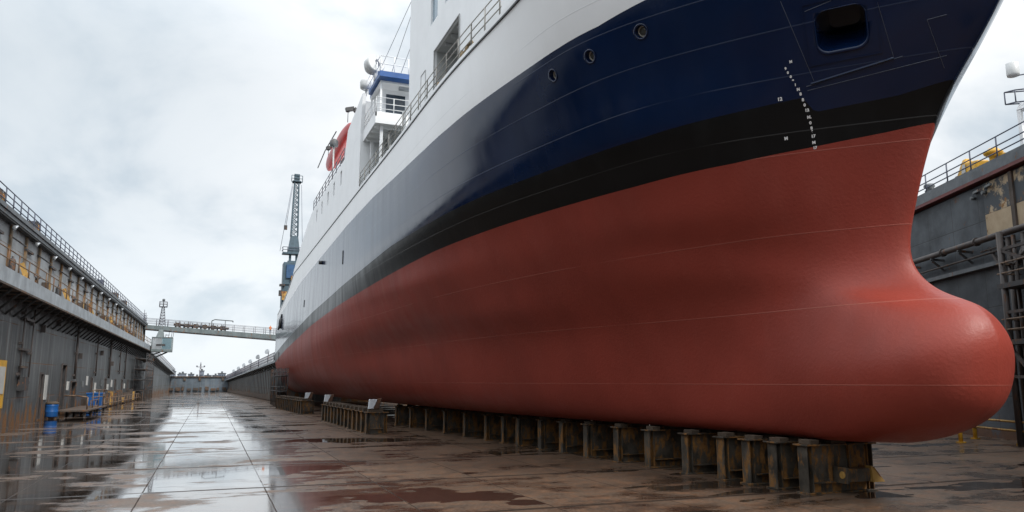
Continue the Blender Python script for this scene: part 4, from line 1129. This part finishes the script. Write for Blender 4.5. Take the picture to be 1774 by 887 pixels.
# ------------------------------------------------------------------ dock gate, skyline
gt = thing('dock_gate', 'blue grey steel dock gate closing the far end of the dock', 'dock gate', (-2.5, 231, 0))
m = MB(); m.box(-12.5, 8.0, 230, 233, -.05, 4.0); m.build('gate_plating', M['wall_gate'] if 'wall_gate' in M else M['wall_far'], gt)
m = MB(); m.box(-12.5, 8, 229.6, 233.2, 4.02, 4.3); m.build('gate_coping', M['rust_steel'], gt)
m = MB()
for i in range(13): m.box(-11.6 + i * 1.5, -11.0 + i * 1.5 + .3 * (i % 3), 229.5, 229.98, .35 + .1 * (i % 2), 1.0 + .15 * (i % 4))
for x in (-6.5, -2.6, 3.4): m.box(x - .3, x + .3, 229.7, 229.98, 3.1, 3.9)
m.build('gate_fender', M['rust_steel'], gt)
random.seed(11)
for i in range(14):
    x = -37 + i * 5.2 + random.uniform(-1.5, 1.5); Y = 760 + random.uniform(-60, 60); h = random.uniform(6.5, 9.5) if i not in (1, 6) else 11.5; ww = random.uniform(3, 6.5)
    o = thing('building', 'tiny %s building beyond the dock gate, %s in line from the long wall' % (('low' if h < 9 else 'taller'), ordinal(i)), 'building', (x, Y, -.05), 'skyline buildings beyond the gate')
    m = MB(); m.box(x - ww / 2, x + ww / 2, Y, Y + 12, -.05, h); m.build('wall', M['concrete_far'], o)
    m = MB(); m.box(x - ww / 2 - .4, x + ww / 2 + .4, Y - .4, Y + 12.4, h, h + .6); m.box(x - .8, x + .9, Y + 3, Y + 5, h + .6, h + 2.0); m.build('roof', M['coping'], o)
    m = MB()
    for k in range(int(ww // 1.5)):
        for q in range(int(h // 3)): m.box(x - ww / 2 + .5 + k * 1.5, x - ww / 2 + 1.3 + k * 1.5, Y - .05, Y - .01, 1.2 + q * 3, 2.6 + q * 3)
    m.build('window', M['glass'], o)
lm = thing('light_mast', 'thin distant light mast rising behind the dock gate', 'mast', (-3.4, 300, -.05))
m = MB()
for k in range(8):
    z0, z1 = k * 1.15, (k + 1) * 1.15; a = .45 - .04 * k; b = .45 - .04 * (k + 1)
    for sx in (-1, 1): m.tube((-3.4 + sx * a, 300, z0 - .05), (-3.4 + sx * b, 300, z1), .07, 5); m.tube((-3.4 + sx * a, 300, z0), (-3.4 - sx * b, 300, z1), .05, 5)
m.build('lattice', M['rail_far'], lm); m = MB(); m.bar((-4.7, 300, 8.0), (-2.1, 300, 8.0), .2); m.box(-4.9, -4.4, 299.8, 300.2, 8.0, 8.5); m.box(-2.4, -1.9, 299.8, 300.2, 8.0, 8.5); m.tube((-3.4, 300, 9), (-3.4, 300, 9.8), .1, 6); m.build('lamp_arm', M['rail_far'], lm)

# ------------------------------------------------------------------ dock wall beyond the stern
fa, fb = Vector((9.25, 115.5, 0)), Vector((5.3, 217.5, 0)); fd = (fb - fa).normalized(); fn = Vector((-fd.y, fd.x, 0))
if fn.x > 0: fn = -fn
FL = (fb - fa).length + 14
def FP(s, off, z): 
    p = fa + fd * s + fn * off; return Vector((p.x, p.y, z * (1 - .0039 * s)))
fw_ = thing('far_dock_wall', 'grey streaked steel dock wall beyond the stern beside the dock gate', 'dock wall', FP(50, 0, 0))
m = MB(); wbox(m, FP, -1, FL, -3, 0, -.05, 5.6); m.build('plating', M['wall_far'], fw_)
m = MB(); wbox(m, FP, -1, FL, -3.2, .8, 5.62, 5.9); m.build('coping', M['girder'], fw_)
m = MB(); s = 1
while s < FL: m.bar(FP(s, .02, 4.9), FP(s, .7, 5.58), .1, .12, (0, 1, 0)); s += 3.3
m.build('coping_bracket', M['underdeck'], fw_)
m = MB(); s = 0
while s < FL: wbox(m, FP, s, s + .12, .0, .07, .8, 5.5); s += 2.6
m.build('stiffener', M['rust_steel'], fw_)
m = MB(); wbox(m, FP, -1, FL, .0, .25, .1, .95); m.build('kick_plate', M['rust_steel'], fw_)
railing('railing', [FP(0, .6, 5.9), FP(FL - 2, .6, 5.9)], 1.25, (1, .66, .33), 1.6, .05, M['rail_far'], None, 'distant railing on top of the dock wall beyond the stern', 'railing')
random.seed(9)
for i in range(7):
    s = 3 + i * 15.5; p = FP(s, -.3, 5.9); h = 2.4 - .1 * i
    o = thing('flood_lamp', 'flood lamp post on the wall beyond the stern, %s counting away from the ship' % ordinal(i), 'lamp post', p, 'lamps on the wall beyond the stern')
    m = MB(); m.tube(p, p + Vector((0, 0, h)), .08, 6); m.build('post', M['rail_far'], o); m = MB(); m.lathe(p + Vector((-.1, -.2, h)), [(.3, 0), (.45, .25), (.42, .3)], 10, (-.6, -.6, .3)); m.build('lamp_head', M['galv'], o)
for i, s in enumerate((1.5, 6, 10)):
    p = FP(s, -.8, 5.9); o = thing('equipment_box', '%s rusty equipment box behind the railing of the wall beside the stern' % ('first', 'middle', 'last')[i], 'equipment box', p, 'boxes on the wall beyond the stern')
    m = MB(); m.box(p.x - .5, p.x + .5, p.y - .8, p.y + .8, p.z, p.z + 1.9 - .3 * i); m.build('box_body', M['rust_steel'], o, bevel=.03); m = MB(); m.box(p.x - .4, p.x + .4, p.y - .83, p.y - .805, p.z + .1, p.z + 1.4 - .3 * i); m.build('door', M['yellow_old'], o)
scaffold('dark scaffold beside the stern quarter of the ship', 7.55, 8.35, 92, 106, 3.6, 2, 7, .06)

# ------------------------------------------------------------------ near dock wall behind the bow
ra_, rd, rn_ = Vector((38.2, 27.1, 0)), Vector((.402, .9156, 0)), Vector((-.9156, .402, 0))
def RP(s, off, z):
    p = ra_ + rd * s + rn_ * off; return Vector((p.x, p.y, z))
rw = thing('quay_wall', 'dark patched steel dock wall with pipes and a red line behind the bow', 'dock wall', ra_)
m = MB(); wbox(m, RP, -45, 75, -4, 0, -.05, 13.6); m.build('plating', M['wall_right'], rw)
m = MB(); wbox(m, RP, -45, 75, -4, .35, 13.92, 14.35); wbox(m, RP, -45, 75, -4, .15, 14.36, 14.62); m.build('coping', M['coping'], rw)
m = MB(); wbox(m, RP, -45, 75, -.1, .38, 13.72, 13.90); m.build('red_band', M['red_line'], rw)
m = MB(); wbox(m, RP, -4.5, 1.2, .002, .04, 11.9, 13.6); m.build('repair_plate', M['primer'], rw)
m = MB(); wbox(m, RP, -4.5, 1.2, .003, .045, 10.75, 11.88); m.build('repair_plate', M['tan'], rw)
m = MB(); wbox(m, RP, -1.55, -1.25, .046, .16, 10.7, 13.6); m.build('stiffener', M['rust_steel'], rw)
m = MB(); m.tube(RP(-20, .6, 10.42), RP(30, .6, 10.42), .17, 12)
for s in (-6, 1.3, 4.8, 9, 13): m.lathe(RP(s, .6, 10.42) - rd * .06, [(.24, 0), (.24, .12)], 12, rd)
m.build('main_pipe', M['pipe_brown'], rw)
m = MB()
for s in (-5.6, -1.0, 2.9, 5.9, 8.8, 12):
    m.bar(RP(s, 0, 10.12), RP(s, .8, 10.2), .12); m.bar(RP(s, .02, 9.5), RP(s, .7, 10.1), .1)
m.build('pipe_bracket', M['dark_steel'], rw)
m = MB(); wbox(m, RP, -45, 75, .002, .35, 9.0, 9.22); m.build('ledge', M['coping'], rw)
m = MB(); m.tube(RP(-8, .35, 9.75), RP(20, .35, 9.6), .06, 8); m.tube(RP(-8, .3, 9.95), RP(1.5, .3, 9.9), .05, 8); m.build('small_pipe', M['pipe_brown'], rw)
m = MB()
for s, z in ((.9, 13.35), (2.0, 13.3)): m.bar(RP(s, .1, z), RP(s - .9, .3, z - .05), .12); m.tube(RP(s, .05, z - .3), RP(s, .3, z - .3), .1, 8)
m.build('wall_lamp', M['grey_box'], rw)
ew = thing('sky_block_wall', 'plain added wall hidden behind the stern, blocking sky light from under the ship', 'dock wall', (40, 117, 0))  # added, unseen: keeps low sky light from showing under the hull
m = MB(); m.box(12.4, 76, 116.5, 119.5, -.05, 12.5); m.build('plating', M['wall_far'], ew); m = MB(); m.box(12.4, 76, 116.2, 119.7, 12.52, 12.8); m.build('coping', M['coping'], ew)
# stair and pipe tower against that wall
tw = thing('access_tower', 'rusty steel access tower with platforms and pipes against the dock wall behind the bow', 'access tower', RP(-1, 1.5, 0))
m = MB()
for s, o_ in ((-.55, .45), (-2.1, 1.4), (-4.6, .45), (-6.1, 1.4)): m.tube(RP(s, o_, 0), RP(s, o_, 10.3), .15, 8)
m.build('column', M['pipe_brown'], tw)
m = MB()
for z in (4.85, 7.6): wbox(m, RP, -9, -1.75, .3, 1.55, z - .12, z + .12)
m.build('platform', M['dark_steel'], tw)
m = MB()
for z in (4.97, 7.72):
    for h in (.5, 1.0): m.tube(RP(-1.8, 1.5, z + h), RP(-9, 1.5, z + h), .04, 6); m.tube(RP(-1.8, .35, z + h), RP(-1.8, 1.5, z + h), .04, 6)
m.build('platform_rail', M['rail_rust'], tw)
m = MB(); m.bar(RP(-.55, .45, 8.7), RP(.9, .2, 10.0), .14); m.bar(RP(-2.1, 1.4, 9.4), RP(-6.1, 1.4, 7.8), .14); m.bar(RP(-2.1, 1.4, 4.6), RP(-6.1, 1.4, 1.0), .14)
for z in (3.2, 6.3, 9.4): m.bar(RP(-2.1, 1.4, z), RP(-6.1, 1.4, z), .14); m.bar(RP(-.55, .45, z), RP(-2.1, 1.4, z), .10)
m.build('brace', M['pipe_brown'], tw)
m = MB()
for s, o_, r in ((-1.3, .5, .13), (-1.9, .6, .10), (-2.6, .5, .16), (-3.4, .7, .09)): m.tube(RP(s, o_, 0), RP(s, o_, 10.2), r, 10)
for i in range(0, 8, 3): m.path([RP(-1.3 - i * .35, .5, 8.6 + .3 * (i % 4)), RP(-1.6 - i * .35, .9, 8.9 + .3 * (i % 3)), RP(-2.1 - i * .35, .8, 8.7 + .2 * (i % 5))], .07, 6)
m.build('riser_pipe', M['pipe_brown'], tw)
railing('railing', [RP(-8, .1, 14.62), RP(32, .1, 14.62)], 1.12, (1, .55, .25), 2.55, .035, M['rail_grey'], None, 'grey railing along the top of the dock wall behind the bow', 'railing')
# yellow safety rail on the floor
yr = thing('safety_rail', 'yellow and white worn safety rail on the floor behind the bulb', 'safety rail', RP(1, 1.2, 0))
q0 = ground(1665, 767); q1 = ground(1690, 760); rl = [q0, q1, RP(-2, 1.3, 0), RP(-9, 1.3, 0)]
m = MB()
for h in (1.05, .62): m.path([p + Vector((0, 0, h)) for p in rl[:]], .055, 8)
m.build('rail', M['yellow_old'], yr)
for p in rl[:3] + [RP(-5.5, 1.3, 0)]:
    m = MB(); m.tube(p, p + Vector((0, 0, 1.08)), .10, 8); m.box(p.x - .16, p.x + .16, p.y - .16, p.y + .16, .0, .05); m.build('post', M['yellow'], yr)
# yellow gear on the right wall
mw = thing('mooring_winch', 'yellow painted winch with hood on top of the dock wall behind the bow', 'winch', RP(3.6, -.9, 14.62))
m = MB(); A = lambda s, z, o_: RP(s, -.9 + o_, 14.62 + z)
m.hexa([A(4.7, .15, .45), A(2.6, .15, .45), A(2.6, .15, -.45), A(4.7, .15, -.45), A(4.1, 1.0, .35), A(2.5, .75, .35), A(2.5, .75, -.35), A(4.1, 1.0, -.35)]); m.build('hood', M['yellow'], mw, bevel=.08)
m = MB(); m.hexa([A(4.5, .7, .3), A(3.9, .9, .3), A(3.9, .9, -.3), A(4.5, .7, -.3), A(4.3, 1.25, .15), A(3.95, 1.25, .15), A(3.95, 1.25, -.15), A(4.3, 1.25, -.15)]); m.build('crest', M['yellow'], mw, bevel=.05)
m = MB(); m.box(*[v for v in (A(3.6, 0, 0).x - .6, A(3.6, 0, 0).x + .6, A(3.6, 0, 0).y - .6, A(3.6, 0, 0).y + .6, 14.62, 14.78)]); m.tube(A(4.9, .4, 0), A(5.3, .4, 0), .15, 8); m.build('bed_plate', M['dark_steel'], mw)
m = MB(); m.poly([A(3.9, .85, .42), A(3.6, .8, .42), A(3.5, .3, .47), A(3.95, .3, .47)]); m.build('hood_panel', M['white_box'], mw)
cp = thing('capstan', 'small yellow capstan beside a railing post on the dock wall behind the bow', 'capstan', RP(1.5, -.9, 14.62))
c = RP(1.5, -.9, 14.62); m = MB(); m.lathe(c, [(.4, 0), (.36, .1), (.22, .3), (.22, .6), (.45, .75), (.5, .85), (.2, 1.1)], 16); m.build('drum', M['yellow'], cp)
m = MB(); m.lathe(c + rd * -.6, [(.3, 0), (.2, .1), (.16, .5), (.3, .6)], 12); m.build('foot', M['yellow'], cp); m = MB(); m.tube(c - rd * .6 + Vector((0, 0, .5)), c + Vector((0, 0, .8)), .08, 8); m.build('lever', M['yellow_old'], cp)
bo = thing('bollard', 'small pale bollard on the dock wall behind the bow near the stem of the ship', 'bollard', RP(8.2, -.7, 14.62))
c = RP(8.2, -.7, 14.62); m = MB(); m.lathe(c, [(.3, 0), (.25, .1), (.2, .5), (.34, .65), (.3, .8)], 14); m.build('bollard_body', M['grey_box'], bo); m = MB(); m.tube(c + rd * -.45 + Vector((0, 0, .45)), c + rd * .45 + Vector((0, 0, .45)), .09, 8); m.build('cross_bar', M['grey_box'], bo)
# mast with lamp and basket at the right edge
rm_ = thing('lamp_mast', 'white lamp mast with a basket on the dock wall behind the bow', 'mast', RP(-1.9, -.5, 14.62))
c = RP(-1.75, -.5, 14.62); m = MB(); m.box(c.x - .1, c.x + .65, c.y - .9, c.y + .1, 14.62, 14.72)
for dx, dy in ((0, 0), (.55, -.8)): m.box(c.x + dx - .1, c.x + dx + .1, c.y + dy - .1, c.y + dy + .1, 14.72, 16.75)
m.hexa([(c.x - .12, c.y - .92, 16.75), (c.x + .67, c.y - .92, 16.75), (c.x + .67, c.y + .12, 16.75), (c.x - .12, c.y + .12, 16.75), (c.x, c.y - .8, 17.1), (c.x + .55, c.y - .8, 17.1), (c.x + .55, c.y, 17.1), (c.x, c.y, 17.1)])
m.build('frame', M['ship_white'], rm_, bevel=.03)
m = MB(); B = [Vector((c.x + a, c.y + b, 0)) for a, b in ((-.5, .35), (.75, -.55), (.9, -1.2), (-.35, -.1))]
for z in (17.1, 17.75):
    for a, b in zip(B, B[1:] + B[:1]): m.tube(a + Vector((0, 0, z)), b + Vector((0, 0, z)), .035, 6)
for a in B: m.tube(a + Vector((0, 0, 17.1)), a + Vector((0, 0, 17.75)), .035, 6)
m.build('basket', M['rail_grey'], rm_)
m = MB(); m.tube((c.x + .25, c.y - .4, 17.1), (c.x + .25, c.y - .4, 18.7), .06, 8); m.bar((c.x + .25, c.y - .4, 18.6), (c.x - .05, c.y, 18.6), .05); m.build('pole', M['rail_grey'], rm_)
m = MB(); m.lathe((c.x - .1, c.y + .05, 18.6), [(.10, -.06), (.28, 0), (.30, .1), (.30, .68), (.27, .7)], 18); m.build('lamp', M['galv_white'], rm_)

# ------------------------------------------------------------------ keel blocks
def keel_block(name, w_, d, h, x0):
    """steel trestle block: base and top plates, end flanges, recessed web, shelf and timber caps; origin at the left end of the base"""
    root = thing(name, '', 'keel block', (0, 0, 0))
    x1 = x0 + w_
    m = MB(); m.box(x0 - .06, x1 + .06, -d / 2 - .07, d / 2 + .07, 0, .035); m.build('base_plate', M['block'], root, bevel=.006)
    m = MB(); m.box(x0 - .08, x1 + .08, -d / 2 - .09, d / 2 + .09, h - .04, h); m.build('top_plate', M['block'], root, bevel=.006)
    m = MB()
    for X in (x0, x0 + .17, x1 - .2, x1 - .03): m.box(X, X + .03, -d / 2, d / 2, .035, h - .04)
    m.box(x0 + .03, x0 + .17, -.02, .02, .035, h - .04); m.box(x1 - .17, x1 - .03, -.02, .02, .035, h - .04)
    m.build('end_flange', M['block'], root, bevel=.004)
    m = MB(); m.box(x0 + .20, x1 - .20, -d / 2 + .06, -d / 2 + .09, .035, h - .04); m.box(x0 + .20, x1 - .20, d / 2 - .09, d / 2 - .06, .035, h - .04); m.build('web_plate', M['block'], root)
    m = MB(); m.box(x0 + .22, x1 - .22, -d / 2 - .06, -d / 2 + .055, .27, .30)
    xm = x0 + w_ * .62; m.box(xm, xm + .03, -d / 2 - .02, -d / 2 + .055, .30, h - .05); m.build('stiffener', M['block'], root)
    return root
KZ = 1.30
cap_sets = []
kb = []
ys = [16.95, 18.05, 19.1, 20.2, 21.9, 23.95, 25.9, 28.05, 30.0, 31.9, 34.1, 35.7, 37.7, 40.5, 43.5, 46.5, 49.5, 52.5]
proto = keel_block('keel_block', 2.32, .36, KZ, 0)
def cap_blocks(root, w_, x0, seed):
    rnd = random.Random(seed)
    for k, (f, ww, dd, hh) in enumerate(((.05, .30, .44, .14), (.36, .55, .42, .13), (.68, .5, .44, .13))):
        f += rnd.uniform(-.02, .05); m = MB(); x = x0 + w_ * f
        m.box(x, x + ww * rnd.uniform(.8, 1.1), -dd / 2, dd / 2, KZ, KZ + hh - .03 * rnd.random()); m.build('timber_cap', M['timber'], root, bevel=.01)
cap_blocks(proto, 2.32, 0, 1)
for i, y in enumerate(ys):
    x = 15.12 - (y - 16.95) * .088
    lab = 'rust streaked steel keel block with end flanges under the ship, %s from the bow' % ordinal(i)
    if i == 0:
        proto.location = (x, y, 0); proto['label'] = 'large rusty steel keel block under the bow with a lug bracket on its face'; proto['group'] = 'keel blocks under the ship'; o = proto
    else:
        o = dup(proto, (x, y, 0), lab); 
        if i % 3: 
            for c_ in o.children:
                if c_.name.startswith('timber_cap'): c_.location.x = random.uniform(-.03, .08); c_.location.z = random.uniform(-.02, .0)
    kb.append(o)
# the lug bracket on the first block
o = kb[0]; bx, by = o.location.x, o.location.y
m = MB(); m.box(bx + .95, bx + 1.75, by - .60, by - .15, .32, .66); m.box(bx + .88, bx + .95, by - .66, by - .15, .28, .70); m.build('lug_bracket', M['block'], o, bevel=.01)
m = MB(); m.hexa([(bx + 1.76, by - .72, .30), (bx + 2.15, by - .72, .30), (bx + 2.15, by - .16, .30), (bx + 1.76, by - .16, .30), (bx + 1.8, by - .6, .72), (bx + 1.92, by - .6, .68), (bx + 1.92, by - .18, .68), (bx + 1.8, by - .18, .72)])
m.tube((bx + .86, by - .5, .5), (bx + 1.02, by - .5, .5), .1, 12); m.build('lug', M['yellow_old'], o, bevel=.01)
# longer girders aft of the visible row carry the flat bottom (in the dark below the ship)
# bilge blocks: two rows under the turn of the bilge
def bilge_row(xa, ya, xb, yb, n, first_lab, labf, grp, seed):
    pr = keel_block('bilge_block', 1.2, .42, 1.22, 0); pr['category'] = 'bilge block'; pr['group'] = grp
    m = MB(); m.box(.1, .95, -.2, .2, 1.22, 1.42); m.build('timber_cap', M['timber'], pr, bevel=.01)
    for i in range(n):
        f = i / (n - 1); p = (xa + (xb - xa) * f, ya + (yb - ya) * f, 0)
        if i == 0: pr.location = p; pr['label'] = first_lab
        else: dup(pr, p, labf % ordinal(i))
    return pr
b1 = bilge_row(8.5, 44.8, 8.2, 61.2, 13, 'near end bilge block under the hull with a pale wedge prop on top', 'bilge block in the middle row under the hull, %s behind the near end', 'bilge blocks, near row', 1)
b2 = bilge_row(7.85, 73.0, 7.0, 90.0, 14, 'near end bilge block of the far row below the stern half of the ship', 'bilge block in the row below the stern half, %s behind its front', 'bilge blocks, far row', 2)
b3 = None
for i, y in enumerate(np.arange(26, 100, 5.5)):
    if b3 is None:
        b3 = keel_block('bilge_block', 1.6, .6, 1.3, 0); b3['category'] = 'bilge block'; b3['group'] = 'bilge blocks in the gloom beyond the keel'
        b3['label'] = 'dark bilge block in the gloom on the far side of the keel blocks'; m = MB(); m.box(.1, 1.3, -.2, .2, 1.3, 1.6); m.build('timber_cap', M['timber'], b3, bevel=.01); b3.location = (19.6, y, 0)
    else: dup(b3, (19.6 + min(3.0, (y - 26) * .09), y, 0))
# white wedges standing on the bilge rows, leaning in to the hull
def wedge(x, y, label, n=1):
    o = thing('wedge_prop', label, 'wedge', (x, y, 1.42), 'pale wedges under the bilge')
    m = MB(); m.hexa([(x, y - .15, 1.42), (x + .26, y - .15, 1.42), (x + .26, y + .12, 1.42), (x, y + .12, 1.42), (x + .05, y - .15, 1.95), (x + .5, y - .15, 1.95), (x + .5, y + .12, 1.95), (x + .05, y + .12, 1.95)]); m.build('wedge_body', M['prop_white'], o, bevel=.01)
    m = MB(); m.hexa([(x + .28, y - .14, 1.42), (x + .6, y - .14, 1.42), (x + .6, y + .12, 1.42), (x + .28, y + .12, 1.42), (x + .53, y - .14, 1.97), (x + .75, y - .14, 2.0), (x + .75, y + .12, 2.0), (x + .53, y + .12, 1.97)]); m.build('backing', M['prop_brown'], o, bevel=.01)
wedge(8.6, 44.7, 'pale wedge on the near end block of the middle bilge row under the hull')
wedge(8.35, 61.3, 'pale wedge at the far end of the middle bilge row under the hull')
wedge(8.2, 73.0, 'pale wedge on the first block of the far bilge row')

# ------------------------------------------------------------------ tower crane behind the ship
cx, cy = 15.8, 175.0
tc = thing('dock_crane', 'tall blue grey dock crane with a vertical lattice jib rising behind the ship', 'crane', (cx, cy, 0))
m = MB()
for sx, sy in ((-1, -1), (1, -1), (1, 1), (-1, 1)):
    m.bar((cx + sx * 2.6, cy + sy * 2.6, 0), (cx + sx * 1.4, cy + sy * 1.4, 18), .5)
for z in (5, 10, 15):
    w_ = 2.6 - 1.2 * z / 18
    for a, b in (((-1, -1), (1, -1)), ((1, -1), (1, 1)), ((1, 1), (-1, 1)), ((-1, 1), (-1, -1))): m.bar((cx + a[0] * w_, cy + a[1] * w_, z), (cx + b[0] * w_, cy + b[1] * w_, z), .3)
m.box(cx - 2, cx + 2, cy - 2, cy + 2, 18, 19); m.build('portal', M['crane'], tc)
m = MB(); m.box(cx - 2.2, cx + .6, cy - 1.6, cy + 2, 19.05, 24.0); m.box(cx - 2.1, cx + .9, cy - 1.9, cy + 1.9, 24.0, 29.0); m.build('machine_house', M['crane'], tc, bevel=.05)
m = MB(); m.box(cx - 1.5, cx + .6, cy - 2.3, cy - 1.92, 25.4, 28.4); m.build('cab', M['crane_blue'], tc)
m = MB(); m.box(cx - .5, cx + .5, cy - 2.5, cy - 2.36, 24.9, 25.9); m.box(cx - 2.2, cx - 1.2, cy - 2.4, cy - 2.02, 20.5, 22.4); m.build('hoist_drum', M['yellow_old'], tc)
m = MB(); m.box(cx - 2.8, cx - 1.7, cy - 2.5, cy - 1.0, 23.6, 24.0); m.box(cx - 2.9, cx - 2.2, cy - 2.4, cy - 1.6, 21.4, 22.6); m.build('cab_platform', M['dark_steel'], tc)
m = MB(); m.bar((cx - .7, cy, 29), (cx - .7, cy, 31.2), .5); m.bar((cx + .7, cy, 29), (cx + .7, cy, 31.2), .5); m.box(cx - 1.2, cx + 1.0, cy - .8, cy + .8, 29, 29.5)
m.box(cx - 2.4, cx + 1.6, cy - 1.2, cy + 1.2, 31.0, 31.35); m.build('slew_ring', M['crane'], tc)
m = MB()
for z in (31.9, 32.5): m.path([(cx - 2.4, cy - 1.2, z), (cx + 1.6, cy - 1.2, z)], .07, 5); m.path([(cx - 2.4, cy - 1.2, z), (cx - 2.4, cy + 1.2, z)], .07, 5)
for x in (-2.4, -1.4, 1.6): m.tube((cx + x, cy - 1.2, 31.3), (cx + x, cy - 1.2, 32.5), .07, 5)
m.build('platform_rail', M['rail_grey'], tc)
m = MB(); m.hexa([(cx - 1.3, cy - 1, 31.36), (cx + 1.3, cy - 1, 31.36), (cx + 1.3, cy + 1, 31.36), (cx - 1.3, cy + 1, 31.36), (cx - .8, cy - .7, 35.2), (cx + .8, cy - .7, 35.2), (cx + .8, cy + .7, 35.2), (cx - .8, cy + .7, 35.2)]); m.build('jib_foot', M['crane'], tc)
m = MB(); N = 11
for k in range(N):
    z0 = 35.2 + k * 1.13; z1 = z0 + 1.13; a = .74 - .024 * k; b = .74 - .024 * (k + 1)
    q0 = [Vector((cx + sx * a, cy + sy * a, z0)) for sx, sy in ((-1, -1), (1, -1), (1, 1), (-1, 1))]; q1 = [Vector((cx + sx * b, cy + sy * b, z1)) for sx, sy in ((-1, -1), (1, -1), (1, 1), (-1, 1))]
    for i in range(4): m.bar(q0[i], q1[i], .24); m.bar(q0[i], q1[(i + 1) % 4], .14); m.bar(q1[i], q1[(i + 1) % 4], .14)
m.build('jib_lattice', M['crane'], tc)
m = MB(); m.box(cx - .95, cx + .95, cy - .7, cy + .7, 47.6, 48.0); m.box(cx - .6, cx + .6, cy - .5, cy + .5, 48.0, 49.6)
for x in (-1.2, 1.2): m.tube((cx + x, cy - .6, 47.8), (cx + x, cy - .6, 49.2), .08, 5)
for z in (48.5, 49.2): m.tube((cx - 1.2, cy - .6, z), (cx + 1.2, cy - .6, z), .07, 5)
m.box(cx - 1.2, cx + 1.2, cy - .7, cy - .5, 47.6, 47.8); m.build('jib_head', M['crane'], tc)
m = MB()
for a, b in (((-1.0, 47), (-3.0, 31.5)), ((-.9, 46.5), (-2.0, 37)), ((1.0, 47), (1.8, 32))): m.tube((cx + a[0], cy - .9, a[1]), (cx + b[0], cy - 1.0, b[1]), .045, 5)
m.build('hoist_rope', M['rail_grey'], tc)
m = MB(); m.box(cx - 2.4, cx - 1.7, cy - 1.2, cy - .8, 36.4, 37.4); m.build('hook_block', M['dark_steel'], tc)
